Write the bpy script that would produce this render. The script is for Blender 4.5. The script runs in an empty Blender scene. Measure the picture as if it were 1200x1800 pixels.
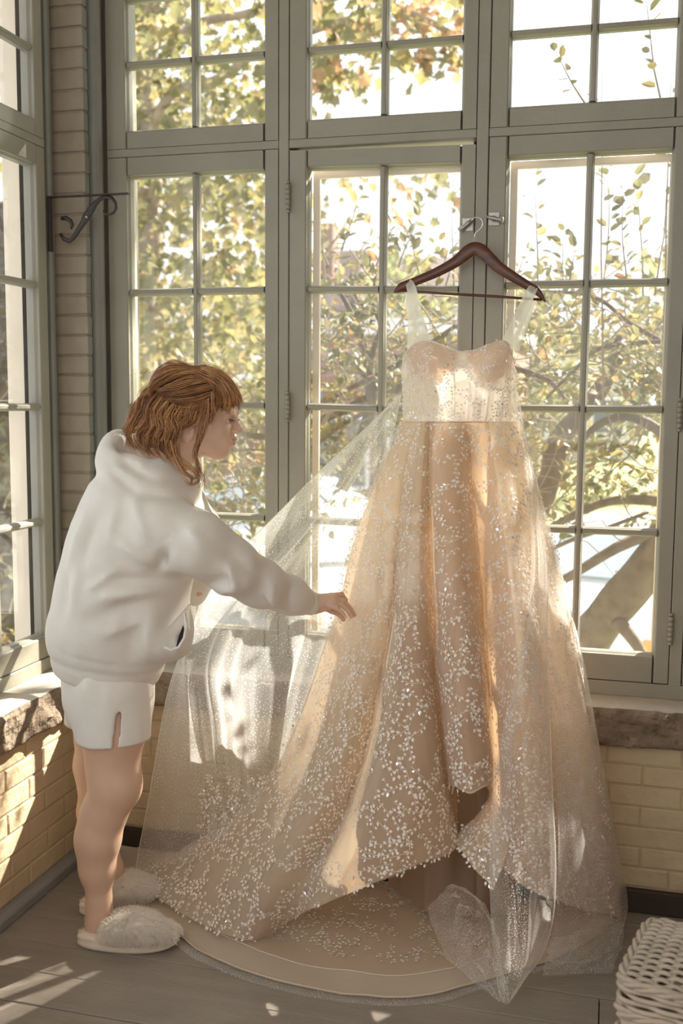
import bpy, bmesh, math, random
import numpy as np
from mathutils import Vector, Matrix, Euler
R=math.radians
random.seed(7); rng=np.random.default_rng(7)
scene=bpy.context.scene; COL=scene.collection
# ---------------------------------------------------------------- camera
CF=1820.; YAW,PIT,ROL=R(14.667),R(6.222),R(0.435); CH=1.55
_f=np.array([-math.sin(YAW)*math.cos(PIT),math.cos(YAW)*math.cos(PIT),-math.sin(PIT)])
_r=np.array([math.cos(YAW),math.sin(YAW),0.]); _u=np.cross(_r,_f)
_r2=math.cos(ROL)*_r+math.sin(ROL)*_u; _u2=-math.sin(ROL)*_r+math.cos(ROL)*_u
CP=np.array([0,0,CH])
cd=bpy.data.cameras.new('camera'); cam=bpy.data.objects.new('camera',cd); COL.objects.link(cam)
cd.sensor_fit='VERTICAL'; cd.sensor_height=36; cd.lens=CF/1800*36; cd.clip_start=.05; cd.clip_end=200
M=Matrix.Identity(4)
for i in range(3): M[i][0]=_r2[i]; M[i][1]=_u2[i]; M[i][2]=-_f[i]; M[i][3]=CP[i]
cam.matrix_world=M; scene.camera=cam
cd.dof.use_dof=True; cd.dof.focus_distance=2.95; cd.dof.aperture_fstop=2.8
# ---------------------------------------------------------------- world, sun, exposure
w=bpy.data.worlds.new('sky'); scene.world=w; w.use_nodes=True
nt=w.node_tree; nt.nodes.clear()
def N(t,ty,**k):
    n=t.nodes.new(ty)
    for a,b in k.items(): setattr(n,a,b)
    return n
wo=N(nt,'ShaderNodeOutputWorld'); bg=N(nt,'ShaderNodeBackground'); tc=N(nt,'ShaderNodeTexCoord'); nz=N(nt,'ShaderNodeTexNoise'); cr=N(nt,'ShaderNodeValToRGB')
nz.inputs['Scale'].default_value=3; nz.inputs['Detail'].default_value=5
cr.color_ramp.elements[0].position=.35; cr.color_ramp.elements[0].color=(.86,.93,1.,1)
cr.color_ramp.elements[1].position=.62; cr.color_ramp.elements[1].color=(1.,1.,1.,1)
nt.links.new(tc.outputs['Generated'],nz.inputs['Vector']); nt.links.new(nz.outputs[0],cr.inputs[0]); nt.links.new(cr.outputs[0],bg.inputs[0]); nt.links.new(bg.outputs[0],wo.inputs[0])
bg.inputs[1].default_value=1.65
sd=bpy.data.lights.new('sun','SUN'); sun=bpy.data.objects.new('sun',sd); COL.objects.link(sun)
SUN=Vector((-.70,-1,-.93)).normalized()
sun.rotation_euler=SUN.to_track_quat('-Z','Y').to_euler(); sd.energy=22; sd.angle=R(.6); sd.color=(1,.925,.81)
vs=scene.view_settings; vs.view_transform='Standard'; vs.look='None'; vs.gamma=1; vs.exposure=0.2; vs.use_curve_mapping=False
cy=scene.cycles; cy.use_denoising=True; cy.max_bounces=9; cy.diffuse_bounces=4; cy.glossy_bounces=3; cy.transmission_bounces=6; cy.transparent_max_bounces=28
cy.caustics_reflective=False; cy.caustics_refractive=False; cy.sample_clamp_indirect=6
# ---------------------------------------------------------------- helpers
def ray(x,y): return _f+(x-600)/CF*_r2-(y-900)/CF*_u2
def P(x,y,Y): d=ray(x,y); return CP+Y/d[1]*d          # point on the vertical plane y=Y
def G(x,y,z=0.): d=ray(x,y); return CP+(z-CH)/d[2]*d   # point at height z
def tag(o,label=None,cat=None,group=None,kind=None):
    if label: o['label']=label
    if cat: o['category']=cat
    if group: o['group']=group
    if kind: o['kind']=kind
    return o
def empty(name,loc=(0,0,0)):
    o=bpy.data.objects.new(name,None); COL.objects.link(o); o.location=loc; o.empty_display_size=.05; return o
def link(name,me,mat=None,parent=None,smooth=False):
    o=bpy.data.objects.new(name,me); COL.objects.link(o)
    if mat is not None: me.materials.append(mat)
    if parent is not None: o.parent=parent; o.matrix_parent_inverse=Matrix.Translation(-parent_world(parent))
    if smooth: me.polygons.foreach_set('use_smooth',[True]*len(me.polygons))
    return o
def parent_world(p):
    v=Vector(p.location)
    q=p
    while q.parent is not None: q=q.parent; break
    return v if p.parent is None else Vector(p.location)+ (q.location*0)
def mesh(name,V,F,mat=None,parent=None,smooth=False,uv=None):
    me=bpy.data.meshes.new(name); me.from_pydata([tuple(map(float,v)) for v in V],[],[tuple(map(int,f)) for f in F]); me.update()
    if uv is not None:
        l=me.uv_layers.new(name='UVMap'); idx=np.empty(len(me.loops),int); me.loops.foreach_get('vertex_index',idx)
        l.data.foreach_set('uv',np.asarray(uv,dtype=float)[idx].ravel())
    return link(name,me,mat,parent,smooth)
class MB:
    def __init__(s): s.v=[];s.f=[]
    def add(s,V,F):
        n=len(s.v); s.v+= [tuple(map(float,v)) for v in V]; s.f+=[tuple(i+n for i in f) for f in F]; return s
    def box(s,a,b):
        (x0,y0,z0),(x1,y1,z1)=a,b
        return s.add([(x0,y0,z0),(x1,y0,z0),(x1,y1,z0),(x0,y1,z0),(x0,y0,z1),(x1,y0,z1),(x1,y1,z1),(x0,y1,z1)],[(3,2,1,0),(4,5,6,7),(0,1,5,4),(1,2,6,5),(2,3,7,6),(3,0,4,7)])
    def prism(s,poly,axis,a,b):
        # poly: 2D points in the plane across `axis`; extruded a..b
        def mk(p,t): return {'x':(t,p[0],p[1]),'y':(p[0],t,p[1]),'z':(p[0],p[1],t)}[axis]
        n=len(poly); V=[mk(p,a) for p in poly]+[mk(p,b) for p in poly]
        return s.add(V,[tuple(range(n))[::-1],tuple(range(n,2*n))]+[(i,(i+1)%n,n+(i+1)%n,n+i) for i in range(n)])
    def tube(s,pts,rad,n=8,cap=True,flat=None):
        pts=[Vector(p) for p in pts]; m=len(pts)
        if not hasattr(rad,'__len__'): rad=[rad]*m
        up=None; base=len(s.v); 
        for i,p in enumerate(pts):
            t=(pts[min(i+1,m-1)]-pts[max(i-1,0)]).normalized()
            if up is None: up=t.orthogonal().normalized() if flat is None else Vector(flat)
            a=(up-t*up.dot(t)).normalized(); b=t.cross(a); up=a
            for k in range(n):
                th=2*math.pi*k/n; r=rad[i]; ra,rb=(r if hasattr(r,'__len__') else (r,r))
                s.v.append(tuple(p+a*math.cos(th)*ra+b*math.sin(th)*rb))
        for i in range(m-1):
            for k in range(n): k2=(k+1)%n; s.f.append((base+i*n+k,base+i*n+k2,base+(i+1)*n+k2,base+(i+1)*n+k))
        if cap: s.f.append(tuple(base+k for k in range(n))[::-1]); s.f.append(tuple(base+(m-1)*n+k for k in range(n)))
        return s
    def lathe(s,prof,c,n=16,axis=(0,0,1)):
        q=Vector((0,0,1)).rotation_difference(Vector(axis)); base=len(s.v); c=Vector(c)
        for r,z in prof:
            for k in range(n): th=2*math.pi*k/n; s.v.append(tuple(c+q@Vector((r*math.cos(th),r*math.sin(th),z))))
        for i in range(len(prof)-1):
            for k in range(n): k2=(k+1)%n; s.f.append((base+i*n+k,base+i*n+k2,base+(i+1)*n+k2,base+(i+1)*n+k))
        s.f.append(tuple(base+k for k in range(n))[::-1]); s.f.append(tuple(base+(len(prof)-1)*n+k for k in range(n)))
        return s
    def build(s,name,mat=None,parent=None,smooth=False): return mesh(name,s.v,s.f,mat,parent,smooth)
def bevel(o,w=.002,seg=1):
    m=o.modifiers.new('bevel','BEVEL'); m.width=w; m.segments=seg; m.limit_method='ANGLE'; return o
# value noise (vectorised)
_perm=rng.random((64,64,64))
def vnoise(p):
    p=np.asarray(p,float); i=np.floor(p).astype(int); f=p-i; f=f*f*(3-2*f); i&=63; j=(i+1)&63
    x0,y0,z0=i[...,0],i[...,1],i[...,2]; x1,y1,z1=j[...,0],j[...,1],j[...,2]; a,b,c=f[...,0],f[...,1],f[...,2]
    T=_perm
    return ((T[x0,y0,z0]*(1-a)+T[x1,y0,z0]*a)*(1-b)+(T[x0,y1,z0]*(1-a)+T[x1,y1,z0]*a)*b)*(1-c)+((T[x0,y0,z1]*(1-a)+T[x1,y0,z1]*a)*(1-b)+(T[x0,y1,z1]*(1-a)+T[x1,y1,z1]*a)*b)*c-.5
def fbm(p,o=4):
    p=np.asarray(p,float); s=0;a=1.
    for k in range(o): s=s+a*vnoise(p*2**k+k*17.3); a*=.5
    return s
# ---------------------------------------------------------------- materials
def mat(name,col,rough=.6,var=.08,scale=8,bump=0.,bscale=40,spec=.3,metal=0,dirt=None,dscale=3,trans=0,coord='Object',stretch=(1,1,1),dpos=.58):
    m=bpy.data.materials.new(name); m.use_nodes=True; t=m.node_tree; b=t.nodes['Principled BSDF']
    b.inputs['Roughness'].default_value=rough; b.inputs['Specular IOR Level'].default_value=spec; b.inputs['Metallic'].default_value=metal
    co=N(t,'ShaderNodeTexCoord'); mp=N(t,'ShaderNodeMapping'); mp.inputs['Scale'].default_value=stretch; t.links.new(co.outputs[coord],mp.inputs[0])
    n=N(t,'ShaderNodeTexNoise'); n.inputs['Scale'].default_value=scale; n.inputs['Detail'].default_value=6; t.links.new(mp.outputs[0],n.inputs['Vector'])
    r=N(t,'ShaderNodeValToRGB'); r.color_ramp.elements[0].position=.3; r.color_ramp.elements[1].position=.7
    r.color_ramp.elements[0].color=tuple(c*(1-var) for c in col)+(1,); r.color_ramp.elements[1].color=tuple(min(1,c*(1+var)) for c in col)+(1,)
    t.links.new(n.outputs[0],r.inputs[0]); out=r.outputs[0]
    if dirt:
        n2=N(t,'ShaderNodeTexNoise'); n2.inputs['Scale'].default_value=dscale; n2.inputs['Detail'].default_value=8; n2.inputs['Roughness'].default_value=.65; t.links.new(mp.outputs[0],n2.inputs['Vector'])
        r2=N(t,'ShaderNodeValToRGB'); r2.color_ramp.elements[0].position=dpos; r2.color_ramp.elements[1].position=dpos+.12; t.links.new(n2.outputs[0],r2.inputs[0])
        mx=N(t,'ShaderNodeMix',data_type='RGBA'); t.links.new(r2.outputs[0],mx.inputs[0]); t.links.new(out,mx.inputs[6]); mx.inputs[7].default_value=tuple(dirt)+(1,); out=mx.outputs[2]
    t.links.new(out,b.inputs['Base Color'])
    if bump:
        n3=N(t,'ShaderNodeTexNoise'); n3.inputs['Scale'].default_value=bscale; n3.inputs['Detail'].default_value=6; t.links.new(mp.outputs[0],n3.inputs['Vector'])
        bp=N(t,'ShaderNodeBump'); bp.inputs['Strength'].default_value=bump; bp.inputs['Distance'].default_value=.01; t.links.new(n3.outputs[0],bp.inputs['Height']); t.links.new(bp.outputs[0],b.inputs['Normal'])
    if trans:
        o=t.nodes['Material Output']; tr=N(t,'ShaderNodeBsdfTranslucent'); mx2=N(t,'ShaderNodeMixShader'); mx2.inputs[0].default_value=trans
        t.links.new(out,tr.inputs[0]); t.links.new(b.outputs[0],mx2.inputs[1]); t.links.new(tr.outputs[0],mx2.inputs[2]); t.links.new(mx2.outputs[0],o.inputs[0])
    return m
PAINT=(.315,.295,.235)
m_paint=mat('sage_grey_paint',PAINT,.42,.07,6,.12,60,spec=.4,dirt=(.30,.285,.22),dscale=5,dpos=.64)
m_trim=mat('sage_trim_paint',(.23,.235,.205),.45,.08,6,.15,50,spec=.4)
m_cream=mat('cream_board_paint',(.84,.71,.55),.55,.05,8,.06,60)
m_brick=mat('painted_cream_brick',(.60,.47,.30),.6,.06,14,.55,38,dirt=(.55,.42,.26),dscale=9,dpos=.66)
m_mortar=mat('painted_mortar',(.52,.40,.25),.8,.08,20,.5,60)
m_pier=mat('painted_pier_brick',(.36,.30,.225),.6,.08,14,.5,30,dirt=(.33,.29,.23),dscale=9,dpos=.64)
m_pmort=mat('pier_mortar',(.34,.29,.22),.8,.1,20,.4,60)
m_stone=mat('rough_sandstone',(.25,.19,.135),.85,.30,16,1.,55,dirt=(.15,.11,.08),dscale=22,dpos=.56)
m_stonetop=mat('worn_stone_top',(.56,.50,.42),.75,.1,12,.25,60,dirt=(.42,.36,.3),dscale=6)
m_floor=mat('grey_brown_floor_paint',(.285,.245,.205),.5,.10,7,.22,70,spec=.35,dirt=(.17,.14,.11),dscale=16,dpos=.66,stretch=(.5,3,1))
m_dark=mat('dark_crack',(.035,.028,.02),.9,.1)
m_base=mat('dark_baseboard',(.06,.042,.03),.55,.1,8,.1)
m_baseg=mat('grey_baseboard',(.27,.255,.24),.5,.1,8,.1)
m_iron=mat('black_iron',(.035,.024,.02),.45,.2,20,.3,60,spec=.5)
m_metal=mat('worn_grey_metal',(.42,.41,.37),.35,.2,20,.1,60,metal=.7)
m_chrome=mat('chrome',(.75,.73,.70),.2,.05,metal=1)
m_ceil=mat('ceiling_boards',(.58,.51,.41),.6,.05,6)
def m_glass():
    m=bpy.data.materials.new('window_glass'); m.use_nodes=True; t=m.node_tree; t.nodes.clear(); o=N(t,'ShaderNodeOutputMaterial')
    tr=N(t,'ShaderNodeBsdfTransparent'); tr.inputs[0].default_value=(.97,.985,.98,1); gl=N(t,'ShaderNodeBsdfGlossy'); gl.inputs['Roughness'].default_value=.02
    lw=N(t,'ShaderNodeLayerWeight'); lw.inputs[0].default_value=.5; pw_=N(t,'ShaderNodeMath',operation='POWER'); pw_.inputs[1].default_value=5; t.links.new(lw.outputs['Facing'],pw_.inputs[0]); fr=N(t,'ShaderNodeMapRange'); fr.inputs[3].default_value=.05; fr.inputs[4].default_value=1.; t.links.new(pw_.outputs[0],fr.inputs[0]); mx=N(t,'ShaderNodeMixShader')
    df=N(t,'ShaderNodeBsdfDiffuse'); df.inputs[0].default_value=(.8,.78,.72,1); m2=N(t,'ShaderNodeMixShader')
    n=N(t,'ShaderNodeTexNoise'); n.inputs['Scale'].default_value=7; n.inputs['Detail'].default_value=9; r=N(t,'ShaderNodeMapRange'); r.inputs[1].default_value=.45; r.inputs[2].default_value=.8; r.inputs[3].default_value=.015; r.inputs[4].default_value=.12
    co=N(t,'ShaderNodeTexCoord'); t.links.new(co.outputs['Object'],n.inputs['Vector']); t.links.new(n.outputs[0],r.inputs[0])
    t.links.new(fr.outputs[0],mx.inputs[0]); t.links.new(tr.outputs[0],mx.inputs[1]); t.links.new(gl.outputs[0],mx.inputs[2])
    t.links.new(r.outputs[0],m2.inputs[0]); t.links.new(mx.outputs[0],m2.inputs[1]); t.links.new(df.outputs[0],m2.inputs[2]); t.links.new(m2.outputs[0],o.inputs[0]); return m
m_pane=m_glass()
def sheer(name,col,alpha,edge=.35,dots=None,trans=.5,dotcol=(1,.98,.93),dsize=.18,facing=.5):
    """open-mesh fabric: see-through face on, denser where it turns edge-on; optional sewn dots"""
    m=bpy.data.materials.new(name); m.use_nodes=True; t=m.node_tree; t.nodes.clear(); o=N(t,'ShaderNodeOutputMaterial')
    tp=N(t,'ShaderNodeBsdfTransparent'); df=N(t,'ShaderNodeBsdfDiffuse'); tl=N(t,'ShaderNodeBsdfTranslucent')
    df.inputs[0].default_value=tuple(col)+(1,); tl.inputs[0].default_value=tuple(col)+(1,)
    a=N(t,'ShaderNodeMixShader'); a.inputs[0].default_value=trans; t.links.new(df.outputs[0],a.inputs[1]); t.links.new(tl.outputs[0],a.inputs[2])
    lw=N(t,'ShaderNodeLayerWeight'); lw.inputs[0].default_value=facing; mr=N(t,'ShaderNodeMapRange'); mr.inputs[3].default_value=alpha; mr.inputs[4].default_value=min(1,alpha+edge)
    t.links.new(lw.outputs['Facing'],mr.inputs[0]); fac=mr.outputs[0]
    mx=N(t,'ShaderNodeMixShader'); t.links.new(fac,mx.inputs[0]); t.links.new(tp.outputs[0],mx.inputs[1]); t.links.new(a.outputs[0],mx.inputs[2]); out=mx.outputs[0]
    if dots:
        uv=N(t,'ShaderNodeTexCoord'); 
        vo=N(t,'ShaderNodeTexVoronoi'); vo.inputs['Scale'].default_value=dots; vo.inputs['Randomness'].default_value=.85; vo.voronoi_dimensions='2D'; t.links.new(uv.outputs['UV'],vo.inputs['Vector'])
        lt=N(t,'ShaderNodeMath',operation='LESS_THAN'); t.links.new(vo.outputs['Distance'],lt.inputs[0])
        nz=N(t,'ShaderNodeTexNoise'); nz.inputs['Scale'].default_value=dots*.16; nz.noise_dimensions='2D'; t.links.new(uv.outputs['UV'],nz.inputs['Vector'])
        m4=N(t,'ShaderNodeMapRange'); m4.inputs[1].default_value=.38; m4.inputs[2].default_value=.62; m4.inputs[3].default_value=dsize*.75; m4.inputs[4].default_value=dsize*1.35; t.links.new(nz.outputs[0],m4.inputs[0]); t.links.new(m4.outputs[0],lt.inputs[1])
        dd=N(t,'ShaderNodeBsdfDiffuse'); dd.inputs[0].default_value=tuple(dotcol)+(1,); dt=N(t,'ShaderNodeBsdfTranslucent'); dt.inputs[0].default_value=tuple(dotcol)+(1,); dm=N(t,'ShaderNodeMixShader'); dm.inputs[0].default_value=.5
        t.links.new(dd.outputs[0],dm.inputs[1]); t.links.new(dt.outputs[0],dm.inputs[2])
        m3=N(t,'ShaderNodeMixShader'); t.links.new(lt.outputs[0],m3.inputs[0]); t.links.new(out,m3.inputs[1]); t.links.new(dm.outputs[0],m3.inputs[2]); out=m3.outputs[0]
    t.links.new(out,o.inputs[0]); return m
m_screen=sheer('insect_screen_mesh',(.40,.37,.32),.13,.15,trans=.2)
# ================================================================ ROOM
XL,YB=-1.70,3.152          # inner brick faces: left wall x, front wall y
YF,XF=3.25,-1.80           # window planes (interior faces of the sashes)
ZS=.642                    # top of the stone sills
ZR=[.776,1.152,1.526,1.903,2.279]   # muntin heights of the casements
def brick_wall(parent,m,u0,u1,z0,z1,ux,offs,name='brick',course=.0655,length=.215,flip=1):
    """individual bricks along a horizontal unit axis ux; offs = face plane point, out = into the room"""
    nc=max(1,round((z1-z0)/course)); course=(z1-z0)/nc
    for c in range(nc):
        u=u0-(length*.5 if c%2 else 0)+random.uniform(-.01,.01)
        while u<u1-.01:
            L=length+random.uniform(-.006,.006); a=max(u,u0)+.003; b=min(u+L,u1)-.003; u+=L
            if b-a<.02: continue
            d=random.uniform(-.0012,.002); zz0=z0+c*course+.003; zz1=zz0+course-.006
            V=[]; e=.004
            for (uu,zz,k) in [(a,zz0,0),(b,zz0,0),(b,zz1,0),(a,zz1,0),(a,zz0,1),(b,zz0,1),(b,zz1,1),(a,zz1,1),(a+e,zz0+e,2),(b-e,zz0+e,2),(b-e,zz1-e,2),(a+e,zz1-e,2)]:
                dep={0:-.03,1:-.0015,2:d*.6+random.uniform(-.0008,.0008)}[k]
                V.append((offs[0]+ux[0]*uu+flip*ux[1]*dep, offs[1]+ux[1]*uu-flip*ux[0]*dep*1.0, zz)) if False else V.append(offs(uu,dep,zz))
            F=[(0,1,5,4),(1,2,6,5),(2,3,7,6),(3,0,4,7),(4,5,9,8),(5,6,10,9),(6,7,11,10),(7,4,8,11),(8,9,10,11)]
            mesh(name,V,F,m,parent)
def struct(name,loc=(0,0,0)): return tag(empty(name,loc),kind='structure')
# floor
fl=struct('floor'); MB().box((-2.1,-1.5,-.12),(1.6,3.3,-.012)).build('floor_base',m_dark,fl)
y=3.2; k=0
while y>.6:
    x=-1.72; 
    while x<1.5:
        L=random.uniform(1.1,2.2); x1=min(x+L,1.55); 
        if 1.5-x1<.4: x1=1.55
        z=random.uniform(-.0012,.0008)
        bevel(MB().box((x+.0012,y-.1385,-.02),(x1-.0012,y-.0018,z)).build('plank',m_floor,fl),.0018)
        x=x1
    y-=.1395
MB().box((-1.72,-1.5,-.02),(1.55,y,0)).build('floor_boards_behind',m_floor,fl)['kind']='stuff'
# walls under the windows
wf=struct('wall_front'); MB().box((-1.9,YB+.003,-.05),(1.6,YB+.12,.53)).build('mortar',m_mortar,wf)
brick_wall(wf,m_brick,-1.70,1.2,.075,.522,(1,0),lambda u,d,z:(u,YB-d,z))
MB().box((-2.0,YB-.02,.5),(-1.6,YB+.2,.60)).build('sill_bed',m_pmort,wf)
wl=struct('wall_left'); MB().box((XL-.16,0.5,-.05),(XL-.003,3.2,.53)).build('mortar',m_mortar,wl)
brick_wall(wl,m_brick,-3.15,-1.3,.045,.522,(0,1),lambda u,d,z:(XL+d,-u,z))
tag(bevel(MB().box((XL,YB-.016,0),(1.6,YB+.01,.072)).build('baseboard_front',m_base),.004),kind='structure')
bl=MB().prism([(XL-.005,0),(XL+.030,0),(XL+.030,.028),(XL+.018,.040),(XL-.005,.044)],'y',.5,YB-.0).build('baseboard_left',m_baseg); bevel(bl,.003); tag(bl,kind='structure')
# corner pier: one brick per course, wraps the corner
pr=struct('wall_corner'); MB().box((XF-.2,YB+.006,.64),(XL-.006,YB+.3,3.2)).build('mortar',m_pmort,pr)
z=ZS; 
while z<3.1:
    h=.0655; d=random.uniform(-.001,.0015); x0=XF-.02; x1=XL+d; y0=YB-d; y1=YB+.034
    e=.005
    V=[(x0,y0+e*0,z+.003),(x1,y0,z+.003),(x1,y1,z+.003),(x0,y1,z+.003),(x0,y0,z+h-.004),(x1,y0,z+h-.004),(x1,y1,z+h-.004),(x0,y1,z+h-.004)]
    V=[tuple(c+random.uniform(-.0012,.0012) for c in v) for v in V]
    o=mesh('brick',V,[(3,2,1,0),(4,5,6,7),(0,1,5,4),(1,2,6,5),(2,3,7,6),(3,0,4,7)],m_pier,pr); o.data.materials.append(m_trim); o.data.polygons[3].material_index=1; bevel(o,.004,2)
    z+=h
# ceiling and the rest of the porch, outside the frame
tag(MB().box((-2.1,-1.0,3.2),(1.9,3.6,3.3)).build('ceiling',m_ceil),kind='structure')
wr=struct('wall_right'); MB().box((1.0,.3,0),(1.15,3.3,3.2)).build('brick_face',mat('brown_house_brick',(.20,.13,.085),.8,.2,30,.3,60),wr)
MB().box((.87,YB,0),(1.7,3.4,3.2)).build('house_wall',wr.children[0].data.materials[0],wr); wb=struct('wall_back'); MB().box((-2.1,-1.1,0),(1.7,-1.0,1.25)).build('brick_face',wr.children[0].data.materials[0] if wr.children else bpy.data.materials['brown_house_brick'],wb)
# stone sills, rough faces
def sill(name,p0,ulen,ud,inward,parent_struct=True):
    nu,nv=int(ulen/.012),22
    # profile (depth toward the room, height): top flat, rough nose, underside
    prof=[(-.16+.19*i/7,ZS) for i in range(7)]+[(.033,ZS-.003),(.040,ZS-.010)]+[(.044,ZS-.018-(.092)*i/9) for i in range(10)]+[(.036,.524),(.0,.522),(-.16,.522)]
    V=[];F=[]
    for i in range(nu+1):
        u=ulen*i/nu
        for (d,z) in prof: V.append([u,d,z])
    V=np.array(V); rough=np.clip((V[:,1]+.0)/.04,0,1)
    q=V*np.array([9,9,14])+3.3; n1=fbm(q+{'a':0,'b':40}[name],4); n2=fbm(V*np.array([30,30,40])+9,3)
    face=(V[:,1]>.034)
    V[:,1]+=rough*(n1*.030+np.abs(n2)*.014-.004)*np.where(face,1,.5)
    V[:,2]+=np.where(V[:,1]>.0,1,0)*rough*n2*.006+np.where((V[:,2]>ZS-.004),n1*.0012,0)
    np_=len(prof); W=[]
    for u,d,z in V: W.append((p0[0]+ud[0]*u+inward[0]*d,p0[1]+ud[1]*u+inward[1]*d,z))
    for i in range(nu):
        for j in range(np_-1): F.append((i*np_+j,i*np_+j+1,(i+1)*np_+j+1,(i+1)*np_+j))
    return W,F,np_
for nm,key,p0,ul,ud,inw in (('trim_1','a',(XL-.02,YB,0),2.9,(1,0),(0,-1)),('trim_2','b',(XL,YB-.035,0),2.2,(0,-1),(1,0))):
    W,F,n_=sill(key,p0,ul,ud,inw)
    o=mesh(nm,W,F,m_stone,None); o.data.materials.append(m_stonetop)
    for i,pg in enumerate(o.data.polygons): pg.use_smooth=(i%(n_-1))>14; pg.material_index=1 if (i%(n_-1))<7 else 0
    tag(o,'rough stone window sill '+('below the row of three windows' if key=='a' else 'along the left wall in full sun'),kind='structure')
# ---------------------------------------------------------------- windows
# local frame: u along the wall, d = out of the room (+) from the sash face, z up
def W2(axis):
    return (lambda u,d,z:(u,YF+d,z)) if axis=='f' else (lambda u,d,z:(XF-d,-u,z))
def prof_bar(tr,u0,u1,z0,z1,vert,sides,dep=.045,bead=.010,dz=.020,front=0.0):
    """bar with its face at d=front, sloping beads towards the glass on the given sides (+1,-1)"""
    a,b=(u0,u1) if vert else (z0,z1)
    pts=[]
    if -1 in sides: pts+= [(a,dep),(a,dz),(a+bead*.5,dz*.55),(a+bead*.6,front+.003),(a+bead,front)]
    else: pts+=[(a,dep),(a,front)]
    if 1 in sides: pts+=[(b-bead,front),(b-bead*.6,front+.003),(b-bead*.5,dz*.55),(b,dz),(b,dep)]
    else: pts+=[(b,front),(b,dep)]
    n=len(pts); V=[]
    for t in ((z0,z1) if vert else (u0,u1)):
        for (p,d) in pts: V.append(tr(p,d,t) if vert else tr(t,d,p))
    F=[tuple(range(n)),tuple(range(n,2*n))[::-1]]+[(i,n+i,n+(i+1)%n,(i+1)%n) for i in range(n)]
    return V,F
def sash(name,axis,us,zs,ou0,ou1,oz0,oz1,sag=0,mw=.012,tilt=0.,screen=True):
    """us,zs: glass grid lines (muntin centres and outer glass edges); o*: outer size"""
    tr0=W2(axis); 
    tr=(lambda u,d,z:tr0(u,d,z+tilt*(u-ou0)/(ou1-ou0))) if tilt else tr0
    root=struct(name,tr0((ou0+ou1)/2,0,oz0))
    def add(n,VF,m=m_paint,bv=.0015):
        o=mesh(n,VF[0],VF[1],m,root); 
        return o
    add('stile',prof_bar(tr,ou0,us[0],oz0,oz1,True,(1,))); add('stile',prof_bar(tr,us[-1],ou1,oz0,oz1,True,(-1,)))
    add('rail',prof_bar(tr,us[0],us[-1],oz0,zs[0],False,(1,))); add('rail',prof_bar(tr,us[0],us[-1],zs[-1],oz1,False,(-1,)))
    for u in us[1:-1]: add('muntin',prof_bar(tr,u-mw,u+mw,zs[0],zs[-1],True,(1,-1),.038,.008,front=.004))
    for z in zs[1:-1]:
        for a,b in zip(us[:-1],us[1:]):
            a2=a+(mw-.001 if a!=us[0] else 0); b2=b-(mw-.001 if b!=us[-1] else 0)
            add('muntin',prof_bar(tr,a2,b2,z-mw,z+mw,False,(1,-1),.038,.008,front=.0045))
    for i in range(len(us)-1):
        for j in range(len(zs)-1):
            V=[tr(us[i]-.004,.026,zs[j]-.004),tr(us[i+1]+.004,.026,zs[j]-.004),tr(us[i+1]+.004,.026,zs[j+1]+.004),tr(us[i]-.004,.026,zs[j+1]+.004)]
            mesh('pane',V,[(0,1,2,3)],m_pane,root)
    return root,tr0
def outer_frame(root,axis,u0,u1,z0,z1):
    tr=W2(axis); b=.022
    for (a,c,p,q) in ((u0,u0+b,z0,z1),(u1-b,u1,z0,z1),(u0+b,u1-b,z1-b,z1),(u0+b,u1-b,z0,z0+b)):
        V=[tr(x,d,z) for d in (.062,.076) for (x,z) in ((a,p),(c,p),(c,q),(a,q))]
        mesh('screen_frame',V,[(0,1,2,3),(7,6,5,4),(0,4,5,1),(1,5,6,2),(2,6,7,3),(3,7,4,0)],m_cream,root)
    V=[tr(u0+b,.07,z0+b),tr(u1-b,.07,z0+b),tr(u1-b,.07,z1-b),tr(u0+b,.07,z1-b)]
    mesh('insect_screen',V,[(0,1,2,3)],m_screen,root)
fx=[(-1.670,-1.595,-1.359,-1.120,-1.067),(-1.032,-.969,-.727,-.485,-.435),(-.397,-.336,-.095,.137,.187)]
fx.append((.225,.285,.525,.765,.815))
ZT0,ZT1,ZC0,ZC1=2.371,3.05,.690,2.342      # transom bottom, top, casement bottom, top
ZTG=[2.432,2.642,2.852]
wn=1; wins={}
for i,(a,b,c,d,e) in enumerate(fx):
    tl=[0,-.012,0,0][i]
    root,tr=sash(f'window_{wn}','f',(b,c,d),ZR,a+.002,e-.002,ZC0,ZC1-(0.006 if i==1 else 0),tilt=tl); wins['c%d'%i]=root; wn+=1
    outer_frame(root,'f',b-.03+(.03 if i else 0),d+.02,ZR[0]-.05,ZR[-1]-(.0 if i==0 else .0)+.012-(.03 if i in(1,2) else 0)+.02)
    root,tr=sash(f'window_{wn}','f',(b,c,d),ZTG+[3.0],a+.002,e-.002,ZT0,ZT1); wins['t%d'%i]=root; wn+=1
lx=[(-3.075,-3.020,-2.762,-2.515,-2.46),(-2.425,-2.37,-2.12,-1.87,-1.815),(-1.78,-1.72,-1.47,-1.22,-1.17)]
for i,(a,b,c,d,e) in enumerate(lx):
    root,tr=sash(f'window_{wn}','l',(b,c,d),[.765,1.140,1.517,1.908,2.279],a+.002,e-.002,ZC0,ZC1); wins['lc%d'%i]=root; wn+=1
    root,tr=sash(f'window_{wn}','l',(b,c,d),[2.428,2.640,2.850,3.0],a+.002,e-.002,2.372,ZT1); wins['lt%d'%i]=root; wn+=1
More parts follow.
